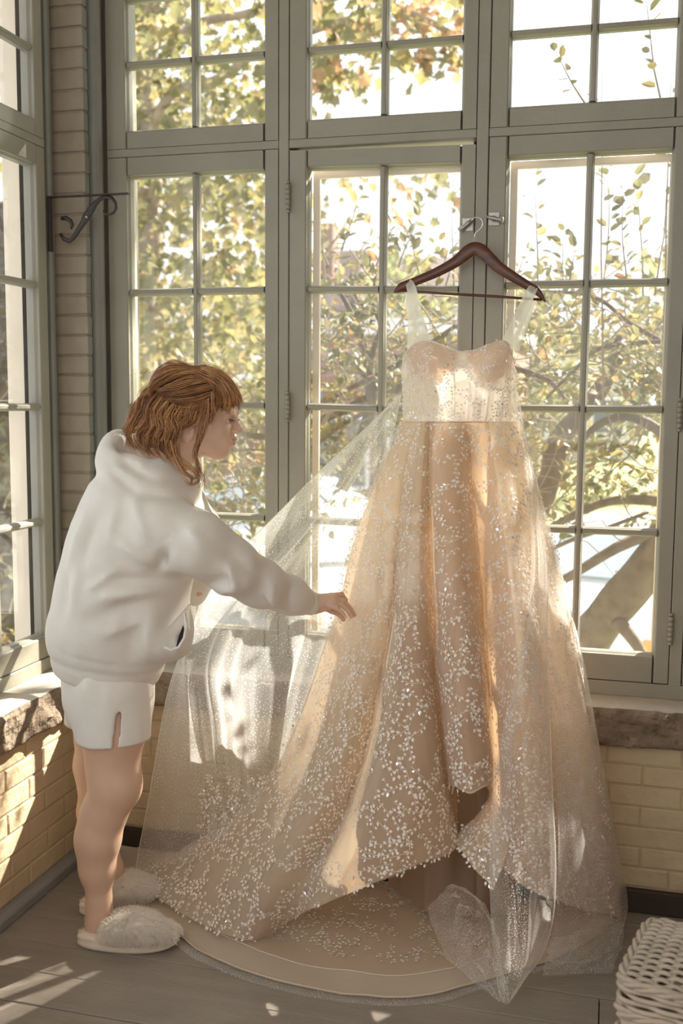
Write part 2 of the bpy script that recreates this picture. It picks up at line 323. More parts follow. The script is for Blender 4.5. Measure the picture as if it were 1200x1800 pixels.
# fixed frame: posts, transom bars, sill piece
tn=3
def trim(V_F,m=m_paint,label=None,bv=.002):
    global tn
    o=mesh(f'trim_{tn}',V_F[0],V_F[1],m); tn+=1; bevel(o,bv); tag(o,label,kind='structure'); return o
def tb(axis,u0,u1,d0,d1,z0,z1,m=m_paint,bv=.002):
    tr=W2(axis); V=[tr(u,d,z) for d in (d0,d1) for (u,z) in ((u0,z0),(u1,z0),(u1,z1),(u0,z1))]
    return trim((V,[(0,1,2,3),(7,6,5,4),(0,4,5,1),(1,5,6,2),(2,6,7,3),(3,7,4,0)]),m,None,bv)
for (a,b) in ((-1.067,-1.032),(-.435,-.397),(.187,.225),(.815,.87)): tb('f',a+.001,b-.001,-.002,.05,ZS+.04,3.1)
for (a,b) in ((-1.670,-1.067),(-1.032,-.435),(-.397,.187),(.225,.815)):
    tb('f',a,b,-.001,.09,ZC1+.002,ZT0-.001)            # transom bar
    tb('f',a-.012,b+.012,.046,.09,ZS+.03,ZC0+.02,m_dark); 
tb('f',-1.70,.9,-.004,.12,ZS,ZC0-.003)                 # bottom member
for (a,b) in ((-1.067,-1.032),(-.435,-.397),(.187,.225)): tb('f',a-.015,b+.015,.051,.058,ZS+.04,3.1,m_dark)
tb('f',-1.71,-1.655,.046,.2,ZS,3.1,m_paint)
# rounded casing between pier and first window
trim((lambda q:(q.v,q.f))(MB().tube([(-1.695,YB+.064,ZS),(-1.695,YB+.064,3.1)],.026,14)),m_trim,None,.0)
# left wall frame
tb('l',-3.152,-3.078,.014,.1,ZS,3.1,m_trim); tb('l',-3.118,-3.092,-.006,.02,ZS,3.1,m_trim,.006)
for (a,b) in ((-2.46,-2.425),(-1.815,-1.78),(-1.17,-1.12)): tb('l',a,b,-.002,.09,ZS+.04,3.1)
for (a,b) in ((-3.075,-2.46),(-2.425,-1.815),(-1.78,-1.17)): tb('l',a,b,-.001,.09,ZC1+.002,2.371)
tb('l',-3.13,-1.1,-.004,.12,ZS,ZC0-.003)
# outside jamb boards beyond the glass of the left windows, and outer casing of the front ones
tb('l',-3.075,-3.02,.047,.06,ZS,3.1,m_dark,.001); tb('l',-3.148,-3.066,.055,.150,ZS-.1,3.1,m_cream)
# hinges and latches (parts of their sashes)
def hinge(root,x,z):
    h=MB()
    for k in range(5): h.lathe([(.0078,0),(.0078,.0145)],(x,YF-.010,z-.038+k*.0155),12)
    h.lathe([(.003,0),(.007,.003),(.007,.008),(.003,.0105)],(x,YF-.010,z+.040),12); h.lathe([(.003,0),(.007,.003),(.007,.008),(.003,.0105)],(x,YF-.010,z-.0495),12)
    o=h.build('hinge',m_paint,root,True); o['label']='painted butt hinge'; return o
hinge(wins['c1'],-1.033,P(508,347,YF)[2]); hinge(wins['c1'],-1.033,P(505,715,YF)[2]); hinge(wins['c2'],.187,P(1197,730,YF)[2]); hinge(wins['c2'],.187,P(1174,1105,YF)[2])
for root,px,py,ang in ((wins['c1'],822,395,-140),(wins['c2'],868,385,-15)):
    c=P(px,py,YF); c=Vector(c)
    pl=bevel(MB().box((c.x-.017,YF-.003,c.z-.020),(c.x+.017,YF+.001,c.z+.020)).build('latch_plate',m_metal,root),.001)
    lv=MB(); a=R(ang); d=Vector((math.cos(a),0,math.sin(a)))
    lv.lathe([(.008,0),(.008,.012),(.005,.016)],(c.x,YF-.002,c.z),14,(0,-1,0))
    s=Vector((c.x,YF-.014,c.z)); lv.tube([s-d*.022,s,s+d*.010,s+d*.030+Vector((0,-.006,0))],[.004,.007,.006,.009],10)
    lv.build('latch_lever',m_metal,root,True)
# wrought iron bracket on the left casing
br=tag(empty('iron_bracket',(XF+.002,3.10,2.02)),'black wrought iron scroll bracket jutting from the casing beside the corner brick pier','bracket')
YK=3.095
def K(x,y): return Vector(P(x,y,YK))
bp0=K(101,345); zt=bp0.z; zb=K(103,442).z
bevel(MB().box((XF-.0,YK-.012,zb),(XF+.007,YK+.012,zt)).build('wall_plate',m_iron,br),.001)
x_end=K(227,343).x
bevel(MB().box((XF,YK-.010,zt-.004),(x_end,YK+.010,zt)).build('top_bar',m_iron,br),.001)
pts=[(106,411),(112,420),(122,424),(130,417),(138,404),(146,392),(152,381),(160,368),(168,357),(176,350),(186,346),(196,348),(203,357),(204,366),(200,374),(193,377),(186,376),(182,371)]
rad=[.006,.0075,.0085,.009,.010,.012,.016,.015,.010,.008,.007,.0065,.006,.006,.005,.0045,.004,.003]
MB().tube([K(*p) for p in pts],[(.0045,r*.95) if False else (r*.9,.0045) for r in rad],10,flat=(0,0,1)).build('scroll',m_iron,br,True)
MB().lathe([(.0045,0),(.0045,.003),(.002,.005)],K(154,382)+Vector((0,-.006,0)),12,(0,-1,0)).build('rivet',m_metal,br,True)
MB().tube([K(*p) for p in ((108,384),(116,383),(124,388),(127,396),(125,403))],[.006,.007,.007,.006,.003],8).build('small_scroll',m_iron,br,True)
# ================================================================ OUTSIDE
GZ=-1.3
m_road=mat('sunlit_asphalt',(.42,.42,.43),.9,.06,3,.1,30); m_walk=mat('concrete_walk',(.60,.57,.52),.9,.06,4)
m_grass=mat('dry_grass',(.30,.34,.14),.9,.3,20,.3,40); m_bark=mat('apple_bark',(.16,.12,.085),.85,.25,14,.8,30,dirt=(.16,.12,.09),dscale=12)
m_twig=mat('pale_twig',(.26,.21,.155),.7,.2,20); m_mbark=mat('maple_bark',(.32,.26,.20),.85,.25,9,.5,20)
def leafmat(n,c,tr=.5): 
    m=mat(n,c,.45,.22,.9 if 'maple' in n else 2.2,trans=tr,spec=.4); return m
ML_A=[leafmat('apple_leaf_green',(0.163,0.153,0.061)),leafmat('apple_leaf_yellow',(0.286,0.231,0.088)),leafmat('apple_leaf_pale',(0.224,0.204,0.116)),leafmat('apple_leaf_rust',(0.340,0.190,0.082))]
ML_M=[leafmat('maple_leaf_green',(0.197,0.187,0.078)),leafmat('maple_leaf_yellow',(0.313,0.258,0.109)),leafmat('maple_leaf_pale',(0.265,0.238,0.129)),leafmat('maple_leaf_orange',(0.422,0.258,0.136))]
ML_F=[leafmat('far_leaf_green',(0.231,0.258,0.109)),leafmat('far_leaf_yellow',(0.381,0.354,0.150))]
def leaf_apple():
    V=[(0,0,0),(.22,.25,.07),(.6,.27,.08),(1,0,-.08),(.6,-.27,.08),(.22,-.25,.07),(.4,0,0),(.75,0,-.01),(-.25,0,.02)]
    return V,[(0,6,1),(1,6,7,2),(2,7,3),(0,5,6),(5,4,7,6),(4,3,7)]
def leaf_maple():
    a=[(0,0),(.05,.45),(.28,.30),(.42,.62),(.58,.30),(1,0),(.58,-.30),(.42,-.62),(.28,-.30),(.05,-.45)]
    V=[(.35,0,.06)]+[(x,y,-.10*abs(y)) for x,y in a]; return V,[(0,i,i%10+1) for i in range(1,11)]
def frame_of(d,n):
    d=Vector(d).normalized(); n=Vector(n); n=(n-d*n.dot(d)); n=n.normalized() if n.length>1e-5 else d.orthogonal().normalized()
    return d,n.cross(d),n
class Tree:
    def __init__(s,name,label,shape,mats,loc,cat='tree',weights=(.45,.35,.15,.05)):
        s.root=tag(empty(name,loc),label,cat); s.shape=shape; s.mats=mats; s.L=[]; s.tw=MB(); s.w=weights
    def limb(s,pts,r,m=m_bark,n=9,name='branch'):
        pts=[Vector(p) for p in pts]; Q=[];RR=[]
        rr=r if hasattr(r,'__len__') else [r+(r*.55-r)*i/(len(pts)-1) for i in range(len(pts))]
        for i in range(len(pts)-1):
            for k in range(4):
                t=k/4; p0=pts[max(i-1,0)];p1=pts[i];p2=pts[i+1];p3=pts[min(i+2,len(pts)-1)]
                q=.5*((2*p1)+(p2-p0)*t+(2*p0-5*p1+4*p2-p3)*t*t+(3*p1-p0-3*p2+p3)*t**3)
                j=float(vnoise(np.array(q)*9+5))*.25; Q.append(q+Vector((j,j*.5,j*.7))*rr[i]); RR.append((rr[i]*(1-t)+rr[i+1]*t)*(1+.25*float(vnoise(np.array(q)*7))))
        Q.append(pts[-1]); RR.append(rr[-1]); MB().tube(Q,RR,n).build(name,m,s.root,True); return Q
    def shoot(s,p,d,L,nl,ls,bend=.15,r=.004,grav=0.1):
        p=Vector(p); d=Vector(d).normalized(); Q=[p.copy()]; n=7
        for i in range(n):
            d=(d+Vector((random.gauss(0,bend),random.gauss(0,bend),random.gauss(0,bend)-grav*.1))).normalized(); p=p+d*L/n; Q.append(p.copy())
        s.tw.tube(Q,[r*(1-.8*i/n) for i in range(n+1)],4,False)
        for k in range(nl):
            t=.12+.88*(k+random.random()*.6)/nl; i=min(int(t*n),n-1); q=Q[i].lerp(Q[i+1],t*n-i); ax=(Q[i+1]-Q[i]).normalized()
            a=random.random()*6.28; o=ax.orthogonal().normalized(); o=(o*math.cos(a)+ax.cross(o)*math.sin(a))
            ld=(ax*.75+o*.9+Vector((0,0,-.2))).normalized(); s.L.append((q+ld*.012,ld,Vector((random.gauss(0,.5),random.gauss(0,.5)-.3,1)),ls*random.uniform(.65,1.2),random.choices(range(4),s.w)[0]))
        return Q
    def finish(s,npart=300,name='leaf'):
        if s.tw.v: 
            o=s.tw.build('twigs',m_twig,s.root,True); o['kind']='stuff'
        def score(l):
            v=np.array(l[0])-CP; z=v@_f; 
            if z<.3: return -1
            x=600+CF*(v@_r2)/z; y=900-CF*(v@_u2)/z
            return (l[3]/z) if (180<x<1200 and 0<y<1150) else l[3]/z*.01
        s.L.sort(key=score,reverse=True); V0,F0=s.shape(); V0=np.array(V0)
        mes=[]
        for m in s.mats:
            me=bpy.data.meshes.new('leaf'); me.from_pydata([tuple(v) for v in V0],[],F0); me.materials.append(m); mes.append(me)
        for (q,d,n,sz,mi) in s.L[:npart]:
            d,b,n=frame_of(d,n); o=bpy.data.objects.new(name,mes[mi%len(mes)]); COL.objects.link(o); o.parent=s.root
            o.matrix_parent_inverse=Matrix.Translation(-Vector(s.root.location))
            o.matrix_basis=Matrix(((d.x*sz,b.x*sz,n.x*sz,q[0]),(d.y*sz,b.y*sz,n.y*sz,q[1]),(d.z*sz,b.z*sz,n.z*sz,q[2]),(0,0,0,1)))
        V=[];F=[];MI=[]
        for (q,d,n,sz,mi) in s.L[npart:]:
            d,b,n=frame_of(d,n); B=np.array([d,b,n])*sz; k=len(V)*len(V0); V.append(V0@B+np.array(q)); F+=[tuple(i+k for i in f) for f in F0]; MI+=[mi%len(s.mats)]*len(F0)
        if V:
            o=mesh('foliage',np.concatenate(V),F,None,s.root)
            for m in s.mats: o.data.materials.append(m)
            o.data.polygons.foreach_set('material_index',MI); o['kind']='stuff'
# --- apple tree right outside
T=Tree('apple_tree','gnarled old apple tree with leaning trunk and dense twiggy limbs just outside the windows',leaf_apple,ML_A,(1.0,5.1,GZ))
A=lambda x,y,Y=5.0: Vector(P(x,y,Y))
T.limb([(A(960,1330,5.3)),A(1010,1165,5.15),A(1060,1090,5.1),A(1115,1025,5.0),A(1170,955,4.95),A(1260,840,4.9),A(1330,700,4.9)],[.12,.105,.10,.095,.09,.08,.05],n=14,name='trunk')
LM=[T.limb(p,r) for p,r in [
 ([A(1085,1090),A(1120,1135,4.95),A(1150,1190,4.9)],.035),
 ([A(940,1050,4.7),A(1010,1008,4.75),A(1085,962,4.85),A(1160,930,4.95),A(1210,900,5)],[.018,.022,.026,.03,.035]),
 ([A(1200,900),A(1150,880,5.1),A(1080,880,5.2),A(1020,900,5.2),A(960,930,5.2)],.03),
 ([A(1230,830),A(1155,755,5.0),A(1100,732,5.1),A(1050,748,5.2),A(1010,790,5.3)],.028),
 ([A(930,930,5.4),A(965,840,5.4),A(985,770,5.4),A(1045,700,5.4),A(1075,640,5.4),A(1090,590,5.4)],[.07,.065,.06,.045,.035,.02]),
 ([A(1200,620),A(1110,570,5.2),A(1060,530,5.2),A(1010,515,5.2),A(930,512,5.2)],.013),
 ([A(880,640,5.1),A(950,662,5.0),A(985,690),A(1000,720)],.016),
 ([A(1180,600,4.8),A(1060,610,5),A(1000,660,5),A(960,700)],.012),
 ([A(600,860,5.3),A(640,760,5.3),A(652,700,5.2),A(648,640,5.2),A(632,585,5.2),A(612,540,5.2),A(590,500,5.1)],[.035,.033,.03,.026,.02,.014,.008]),
 ([A(650,655,5.2),A(655,615),A(668,575),A(655,530),A(662,470)],[.018,.014,.012,.010,.006]),
 ([A(530,725,5.2),A(600,690,5.2),A(700,640,5.2),A(790,580,5.2),A(860,540,5.2)],.016),
 ([A(690,690,5.3),A(740,640,5.3),A(800,570,5.3)],.014),
 ([A(340,868,5.3),A(400,900,5.3),A(470,925,5.3),A(560,940,5.4)],.016),
 ([A(400,752,5.2),A(470,768,5.2),A(560,740,5.3),A(650,700,5.3)],[.016,.02,.024,.028]),
 ([A(540,800,5.3),A(580,760,5.3),A(650,720,5.2)],.02),
 ([A(360,800,5.4),A(430,790,5.4),A(520,800,5.4),A(600,830,5.4)],.009),
 ([A(900,1010,5.1),A(980,960,5.1),A(1060,930),A(1140,900)],.014)]]
allq=[q for l in LM for q in l]
# hand-placed upright water shoots
for (x,y,x2,y2,Y,nl,ls) in [(600,440,622,340,4.9,9,.075),(660,500,600,400,5.0,7,.07),(655,480,700,380,5.0,10,.075),(700,470,740,350,5,12,.075),(740,500,715,390,5,11,.075),(800,520,805,330,5.1,9,.06),(760,520,790,420,5,8,.07),
   (945,500,935,290,5.2,13,.06),(1060,500,1066,285,5.0,15,.07),(1100,500,1090,330,5.0,13,.08),(1130,520,1110,290,5,13,.075),(1150,520,1170,270,4.8,14,.075),(1030,185,965,85,4.6,8,.065),(1162,180,1135,-30,4.6,9,.065),(990,520,975,400,5.2,10,.065),(900,520,930,430,5.2,9,.065),(1000,500,1010,430,5.1,8,.07),(570,520,560,340,5.0,8,.06),(560,470,640,330,5.2,7,.06)]:
    a=A(x,y,Y); b=A(x2,y2,Y-.1); T.shoot(a,b-a,(b-a).length,nl,ls,bend=.06,r=.006)
T.shoot(A(1060,720,4.6),A(1030,185,4.6)-A(1060,720,4.6),1.5,3,.06,.02,.007)
T.shoot(A(1165,640,4.6),A(1162,180,4.6)-A(1165,640,4.6),1.3,4,.06,.02,.007)
def inpx(q,m=0):
    v=np.array(q)-CP; z=v@_f; return 600+CF*(v@_r2)/z, 900-CF*(v@_u2)/z
for k in range(680):
    zone=random.random()
    if zone<.50: x,y=random.uniform(870,1260),random.triangular(500,1010,640)
    elif zone<.82: x,y=random.uniform(520,830),random.triangular(440,900,620)
    else: x,y=random.uniform(330,520),random.uniform(700,930)
    Y=random.uniform(4.6,7.0); p=A(x,y,Y)
    up=random.uniform(-.2,.9); T.shoot(p,(random.gauss(0,.8),random.gauss(0,.5),up),random.uniform(.25,.6),random.randint(6,12),.062,bend=.22,r=.0045)
for k in range(130):   # fine tangled bare twigs
    x,y=random.choice([(random.uniform(890,1200),random.uniform(600,960)),(random.uniform(540,720),random.uniform(560,860)),(random.uniform(350,480),random.uniform(760,930))])
    T.shoot(A(x,y,random.uniform(4.7,5.8)),(random.gauss(0,1),random.gauss(0,.3),random.gauss(.1,.6)),random.uniform(.25,.8),2,.05,bend=.28,r=.005)
for k in range(26):   # the crown goes on to the right of the view
    T.shoot((random.uniform(1.5,3.2),random.uniform(4.6,6.5),random.uniform(.6,2.6)),(random.gauss(0,.8),0,.6),.6,12,.07,bend=.2,r=.006)
T.finish(300)
# --- maple: tall crown up left
T=Tree('maple_tree','tall maple turning yellow and orange, its crown filling the sky at upper left',leaf_maple,ML_M,(-4.2,10.0,GZ),weights=(.52,.26,.20,.02))
B_=lambda x,y,Y=9.: Vector(P(x,y,Y))
T.limb([Vector((-4.2,10,GZ)),B_(250,700,10),B_(262,400,9.8),B_(255,200,9.6),B_(262,20,9.5),B_(280,-200,9.4)],[.22,.18,.14,.11,.09,.05],m_mbark,12,'trunk')
for p,r in [([B_(262,420,9.8),B_(330,330),B_(420,260),B_(520,200)],.05),([B_(258,260,9.6),B_(300,165),B_(380,140),B_(460,90),B_(620,30)],.05),([B_(256,150,9.5),B_(330,50),B_(450,20),B_(560,-30),B_(760,40),B_(820,90)],.045),
   ([B_(255,560,10),B_(330,500,9.5),B_(400,470,9.2)],.045),([B_(258,330,9.7),B_(200,220,9.3),B_(120,120,9)],.05),([B_(262,20,9.5),B_(420,-120),B_(640,-150),B_(840,-60)],.05)]: T.limb(p,r,m_mbark,7)
def cluster(x,y,Y,n,rad,ls,w=None):
    c=B_(x,y,Y)
    for k in range(n):
        q=c+Vector((random.gauss(0,rad),random.gauss(0,rad),random.gauss(0,rad*.8)))
        T.L.append((q,Vector((random.gauss(0,.7),random.gauss(0,.7),-.5)),Vector((random.gauss(0,.6),-1+random.gauss(0,.5),random.gauss(.3,.6))),ls*random.uniform(.6,1.25),random.choices(range(4),w or T.w)[0]))
for k in range(420): cluster(random.uniform(150,500),random.uniform(-60,700),random.uniform(8,11.5),9,.22,.115)
for k in range(260):  # extra crown above the view, added to shade the high sun rays
    q=Vector((random.uniform(.6,4.6),random.uniform(7.3,9.2),random.uniform(6.7,9.0)))
    for j in range(12): T.L.append((q+Vector((random.gauss(0,.25),random.gauss(0,.25),random.gauss(0,.2))),Vector((random.gauss(0,.7),random.gauss(0,.7),-.5)),Vector((random.gauss(0,.6),-1,random.gauss(.3,.6))),.15,random.choices(range(4),T.w)[0]))
T.limb([B_(262,20,9.5),Vector((-1.5,9,6.6)),Vector((1.2,8.3,7.4)),Vector((4.2,8,7.8))],.08,m_mbark,8)
for k in range(50): cluster(random.uniform(300,480),random.uniform(540,760),random.uniform(9,11.5),6,.2,.12)
for k in range(34): cluster(random.uniform(530,690),random.triangular(-60,150,20),random.uniform(8,10),8,.17,.13,(.42,.28,.15,.15))
for k in range(6): cluster(random.uniform(550,600),random.uniform(90,150),8.6,6,.14,.13,(.3,.3,.15,.25))
for k in range(16): cluster(random.uniform(690,830),random.triangular(-60,60,-20),random.uniform(8,10),7,.15,.13,(.15,.25,.1,.5))
for k in range(9): cluster(random.uniform(735,815),random.uniform(60,105),8.6,6,.12,.12,(.25,.25,.1,.4))
for k in range(12): cluster(random.uniform(560,800),random.uniform(290,350),8.8,5,.13,.10,(.4,.2,.2,.2))
for k in range(70): 
    q=Vector((random.uniform(-9,-5),random.uniform(7.5,12),random.uniform(1.5,7)))
    for j in range(14): T.L.append((q+Vector((random.gauss(0,.3),random.gauss(0,.3),random.gauss(0,.3))),Vector((random.gauss(0,.7),random.gauss(0,.7),-.5)),Vector((random.gauss(0,.6),-1,random.gauss(.3,.6))),.16,random.choices(range(4),T.w)[0]))
T.finish(300)
# --- shrub / dark trunk beyond the left wall windows
T=Tree('street_tree','brown-barked tree with sparse ochre leaves seen through the left wall window',leaf_apple,ML_A,(-4.4,7.4,GZ))
T.limb([(-4.75,7.4,GZ),(-4.75,7.35,.5),(-4.72,7.3,1.9),(-4.75,7.3,3.0)],[.55,.50,.46,.3],mat('dark_furrowed_bark',(.085,.066,.05),.9,.4,16,.8,30),14,'trunk')
for k in range(90): T.shoot((random.uniform(-5.3,-4.1),random.uniform(6.4,7.3),random.uniform(-.6,2.6)),(random.gauss(0,1),random.gauss(0,.6),random.gauss(.3,.5)),.5,9,.09,.2,.006)
T.finish(60)
# --- far trees
for i,(px,py,Y,w_,h_,lab) in enumerate([(440,600,34,2.1,4.0,'rounded green tree beyond the street behind the brick shop sign'),(705,600,34,1.7,4.6,'far green tree rising behind the left dress strap'),(940,630,34,1.7,3.2,'lower far green tree behind the left panes of the right window'),(1190,600,34,1.7,4.8,'tallest far tree rising behind the right panes of the right window')]):
    T=Tree('far_tree',lab,leaf_apple,ML_F,tuple(P(px,py,Y)[:2])+(GZ,),weights=(.5,.5,0,0)); c=Vector(P(px,py,Y))
    T.limb([(c.x,c.y,GZ),(c.x+.1,c.y,c.z*.5),(c.x,c.y,c.z+h_*.3)],[.25,.2,.1],m_mbark,8,'trunk')
    for k in range(420):
        u=np.random.default_rng(k+i*999).normal(size=3); u/=np.linalg.norm(u); rr=random.random()**.4
        T.L.append((c+Vector((u[0]*w_*rr,u[1]*w_*rr*.8,u[2]*h_*.6*rr)),Vector(u),Vector((random.gauss(0,1),-1,random.gauss(.5,1))),random.uniform(.35,.6),random.randint(0,1)))
    T.finish(0)
# --- ground, street
def flat(n,x0,x1,y0,y1,z,m): return tag(MB().box((x0,y0,z-.1),(x1,y1,z)).build(n,m),kind='structure')
flat('ground_garden',-20,20,3.6,7.6,GZ,m_grass); flat('sidewalk',-30,30,7.6,9.4,GZ+.02,m_walk); flat('road',-60,60,9.4,20,GZ-.05,m_road); flat('sidewalk_far',-60,60,20,22.5,GZ+.02,m_walk); flat('ground_far',-90,90,22.5,120,GZ,m_grass)
# --- buildings
m_rbrick=mat('far_red_brick',(.26,.16,.13),.9,.12,6); m_roof=mat('far_brown_roof',(.24,.19,.17),.9,.15,9); m_siding=mat('far_grey_siding',(.60,.58,.56),.8,.06,3); m_white=mat('far_white_trim',(.80,.80,.80),.6,.03); m_wing=mat('far_window_glass',(.10,.12,.15),.15,.1,spec=.6); m_slate=mat('slate_awning',(.20,.24,.32),.7,.1)
def house(name,label,x0,x1,y0,y1,z1,zr,m,rm,wins_=(),chim=None,flat_roof=False):
    r=tag(empty(name,((x0+x1)/2,(y0+y1)/2,GZ)),label,'building')
    MB().box((x0,y0,GZ),(x1,y1,z1)).build('walls',m,r)
    if flat_roof: MB().box((x0-.2,y0-.2,z1),(x1+.2,y1+.2,z1+.35)).build('roof',rm,r)
    else: MB().prism([(y0-.5,z1-.2),((y0+y1)/2,zr),(y1+.5,z1-.2)],'x',x0-.4,x1+.4).build('roof',rm,r)
    for (a,b,c,d) in wins_:
        f=MB().box((a-.1,y0-.06,c-.1),(b+.1,y0-.02,d+.1)).build('window_frame',m_white,r); MB().box((a,y0-.1,c),(b,y0-.05,d)).build('pane',m_wing,f)
    if chim: MB().box((chim[0],y0+1,z1),(chim[1],y0+2,chim[2])).build('chimney',m_rbrick,r)
    return r
p=P(545,505,40); q=P(640,505,40); c=P(575,395,41); rdg=P(600,440,43)[2]
c1,c2=P(563,400,41)[0],P(585,400,41)[0]
house('brown_house','brown roofed house with a brick chimney behind the apple tree in the centre window',p[0]-2.5,q[0]-1.0,40,46,P(545,545,40)[2],rdg,m_rbrick,m_roof,[(p[0]-1.5,p[0]-.6,2,3.4),(p[0]+.4,p[0]+1.2,2,3.4)],(c1,c2,P(575,392,41)[2]))
p=P(650,480,40); q=P(705,480,40)
house('grey_house','pale grey sided house with a steep roof behind the apple tree in the centre window',p[0],q[0]+3,40,46,P(650,520,40)[2],P(650,455,43)[2],m_siding,m_roof,[(p[0]+.6,p[0]+1.4,1.6,3.0)])
p=P(330,600,22.8); q=P(480,600,22.8)
sh=house('brick_shop','low dark red brick shop with big white script lettering across the street',p[0]-.6,q[0]+5.2,22.8,30,P(400,590,22.8)[2],0,m_rbrick,m_siding,[(q[0]+.6,q[0]+2.2,GZ+.9,GZ+2.4),(q[0]+2.8,q[0]+4.4,GZ+.9,GZ+2.4)],flat_roof=True)
MB().prism([(22.0,P(400,712,22.8)[2]),(22.8,P(400,682,22.8)[2]),(22.8,P(400,712,22.8)[2])],'x',p[0]+.4,q[0]+1.2).build('awning',m_slate,sh)
fc=bpy.data.curves.new('lettering','FONT'); fc.body='Cari'; fc.size=1.35; fc.extrude=.03; fc.shear=.35; fc.offset=.02; 
to=bpy.data.objects.new('lettering',fc); COL.objects.link(to); dg=bpy.context.evaluated_depsgraph_get(); me=bpy.data.meshes.new_from_object(to.evaluated_get(dg)); bpy.data.objects.remove(to)
lt=bpy.data.objects.new('lettering',me); COL.objects.link(lt); me.materials.append(m_white); a=P(360,672,22.7)
lt.parent=sh; lt.matrix_parent_inverse=Matrix.Translation(-Vector(sh.location)); lt.matrix_basis=Matrix.Translation((a[0],22.72,a[2]))@Matrix.Rotation(R(90),4,'X')
p=P(900,600,52); q=P(1130,600,52); house('pale_hall','long low hall with a pale flat roof far behind the right window',p[0],q[0],52,60,P(1000,600,52)[2],0,m_siding,m_white,[(p[0]+1,p[0]+2.4,0,1.6),(p[0]+4,p[0]+5.4,0,1.6)],flat_roof=True)
# --- cars
m_cwhite=mat('white_car_paint',(.82,.83,.84),.25,.02,spec=.5); m_cgl=mat('car_window_glass',(.42,.50,.55),.08,.05,spec=.8); m_tyre=mat('tyre',(.03,.03,.03),.8,.1); m_lamp=mat('headlamp_glass',(.75,.76,.78),.15,.05,spec=.7); m_amber=mat('amber_lamp',(.85,.35,.08),.3,.05); m_red=mat('red_lamp',(.7,.05,.04),.3,.05); m_grille=mat('dark_grille',(.12,.12,.13),.5,.1); m_cblue=mat('pale_blue_car_paint',(.60,.68,.76),.25,.02,spec=.5)
def car(label,loc,rz,paint,truck=False):
    r=tag(empty('car',(0,0,0)),label,'car'); X=Matrix.Translation(loc)@Matrix.Rotation(rz,4,'Z')
    def put(mb,n,m,par=r,bv=0,sm=True):
        mb.v=[tuple(X@Vector(v)) for v in mb.v]; o=mb.build(n,m,par,False); 
        if bv: bevel(o,bv,3)
        return o
    L=4.6; W=.9
    prof=[(-2.3,.35),(-2.3,.75),(-2.15,.86),(-1.15,.98),(-.45,1.0),(1.4,1.02),(2.2,1.0),(2.3,.8),(2.3,.35)]
    r.location=loc
    body=MB().prism(prof,'y',-W,W); put(body,'body',paint,bv=.08)
    gh=MB(); a=[(-1.2,.97),(-.45,1.46),(1.1,1.48),(1.85,1.0)]; n=4
    gh.add([(x,-W+.05+(z-.97)*.25,z) for x,z in a]+[(x,W-.05-(z-.97)*.25,z) for x,z in a],[(0,1,2,3),(7,6,5,4),(0,4,5,1),(1,5,6,2),(2,6,7,3)]); put(gh,'cabin',paint,bv=.04)
    g=MB(); g.add([(-1.16,-.72,1.015),(-1.16,.72,1.015),(-.50,.62,1.435),(-.50,-.62,1.435)],[(0,1,2,3)]); V=[(x-.035,y,z+.02) for x,y,z in g.v]; g.v=V; put(g,'windscreen',m_cgl)
    g=MB(); g.add([(1.17,.6,1.46),(1.17,-.6,1.46),(1.80,-.7,1.05),(1.80,.7,1.05)],[(0,1,2,3)]); g.v=[(x+.03,y,z+.02) for x,y,z in g.v]; put(g,'rear_window',m_cgl)
    for s_ in (-1,1):
        for x0,x1 in ((-.95,.25),(.32,1.45)):
            g=MB(); yb=s_*(W-.045); yt=s_*(W-.05-.1); g.add([(x0,yb,1.02),(x1,yb,1.02),(min(x1,1.05),yt+s_*.01,1.41),(max(x0,-.42),yt+s_*.01,1.41)],[(0,1,2,3)]); put(g,'side_window',m_cgl)
        for x in (-1.45,1.4):
            put(MB().lathe([(.2,0),(.34,.02),(.34,.20),(.2,.22)],(x,s_*(W-.19 if s_>0 else W+.02),.34),20,(0,1,0)),'wheel',m_tyre)
        put(MB().box((-2.33,s_*.55-.22,.62),(-2.2,s_*.55+.22,.78)),'headlamp',m_lamp,bv=.02); put(MB().box((-2.34,s_*.82-.06,.56),(-2.18,s_*.82+.06,.66)),'turn_signal',m_amber); put(MB().box((2.2,s_*.7-.15,.68),(2.33,s_*.7+.15,.86)),'tail_lamp',m_red)
        put(MB().box((-.75,s_*(W+.1)-.09,1.02),(-.6,s_*(W+.1)+.09,1.16)),'mirror',paint,bv=.02)
    put(MB().box((-2.34,-.32,.5),(-2.25,.32,.76)),'grille',m_grille); put(MB().box((-2.42,-.88,.34),(-2.22,.88,.48)),'bumper',m_siding,bv=.03); put(MB().box((-2.45,-.16,.36),(-2.41,.16,.50)),'plate',m_white)
    return r
c=P(1040,1130,11.2); car('white car parked at the kerb nose-on, seen low in the right window',(c[0]+.35,12.4,GZ-.05),R(75),m_cwhite)
c=P(560,1130,11.2); car('white car parked at the kerb behind the tulle in the centre window',(c[0]-.2,12.6,GZ-.05),R(120),m_cwhite)
c=P(420,930,14); car('pale blue car parked in the street behind the woman',(c[0]-.4,18.0,GZ-.05),R(170),m_cblue)
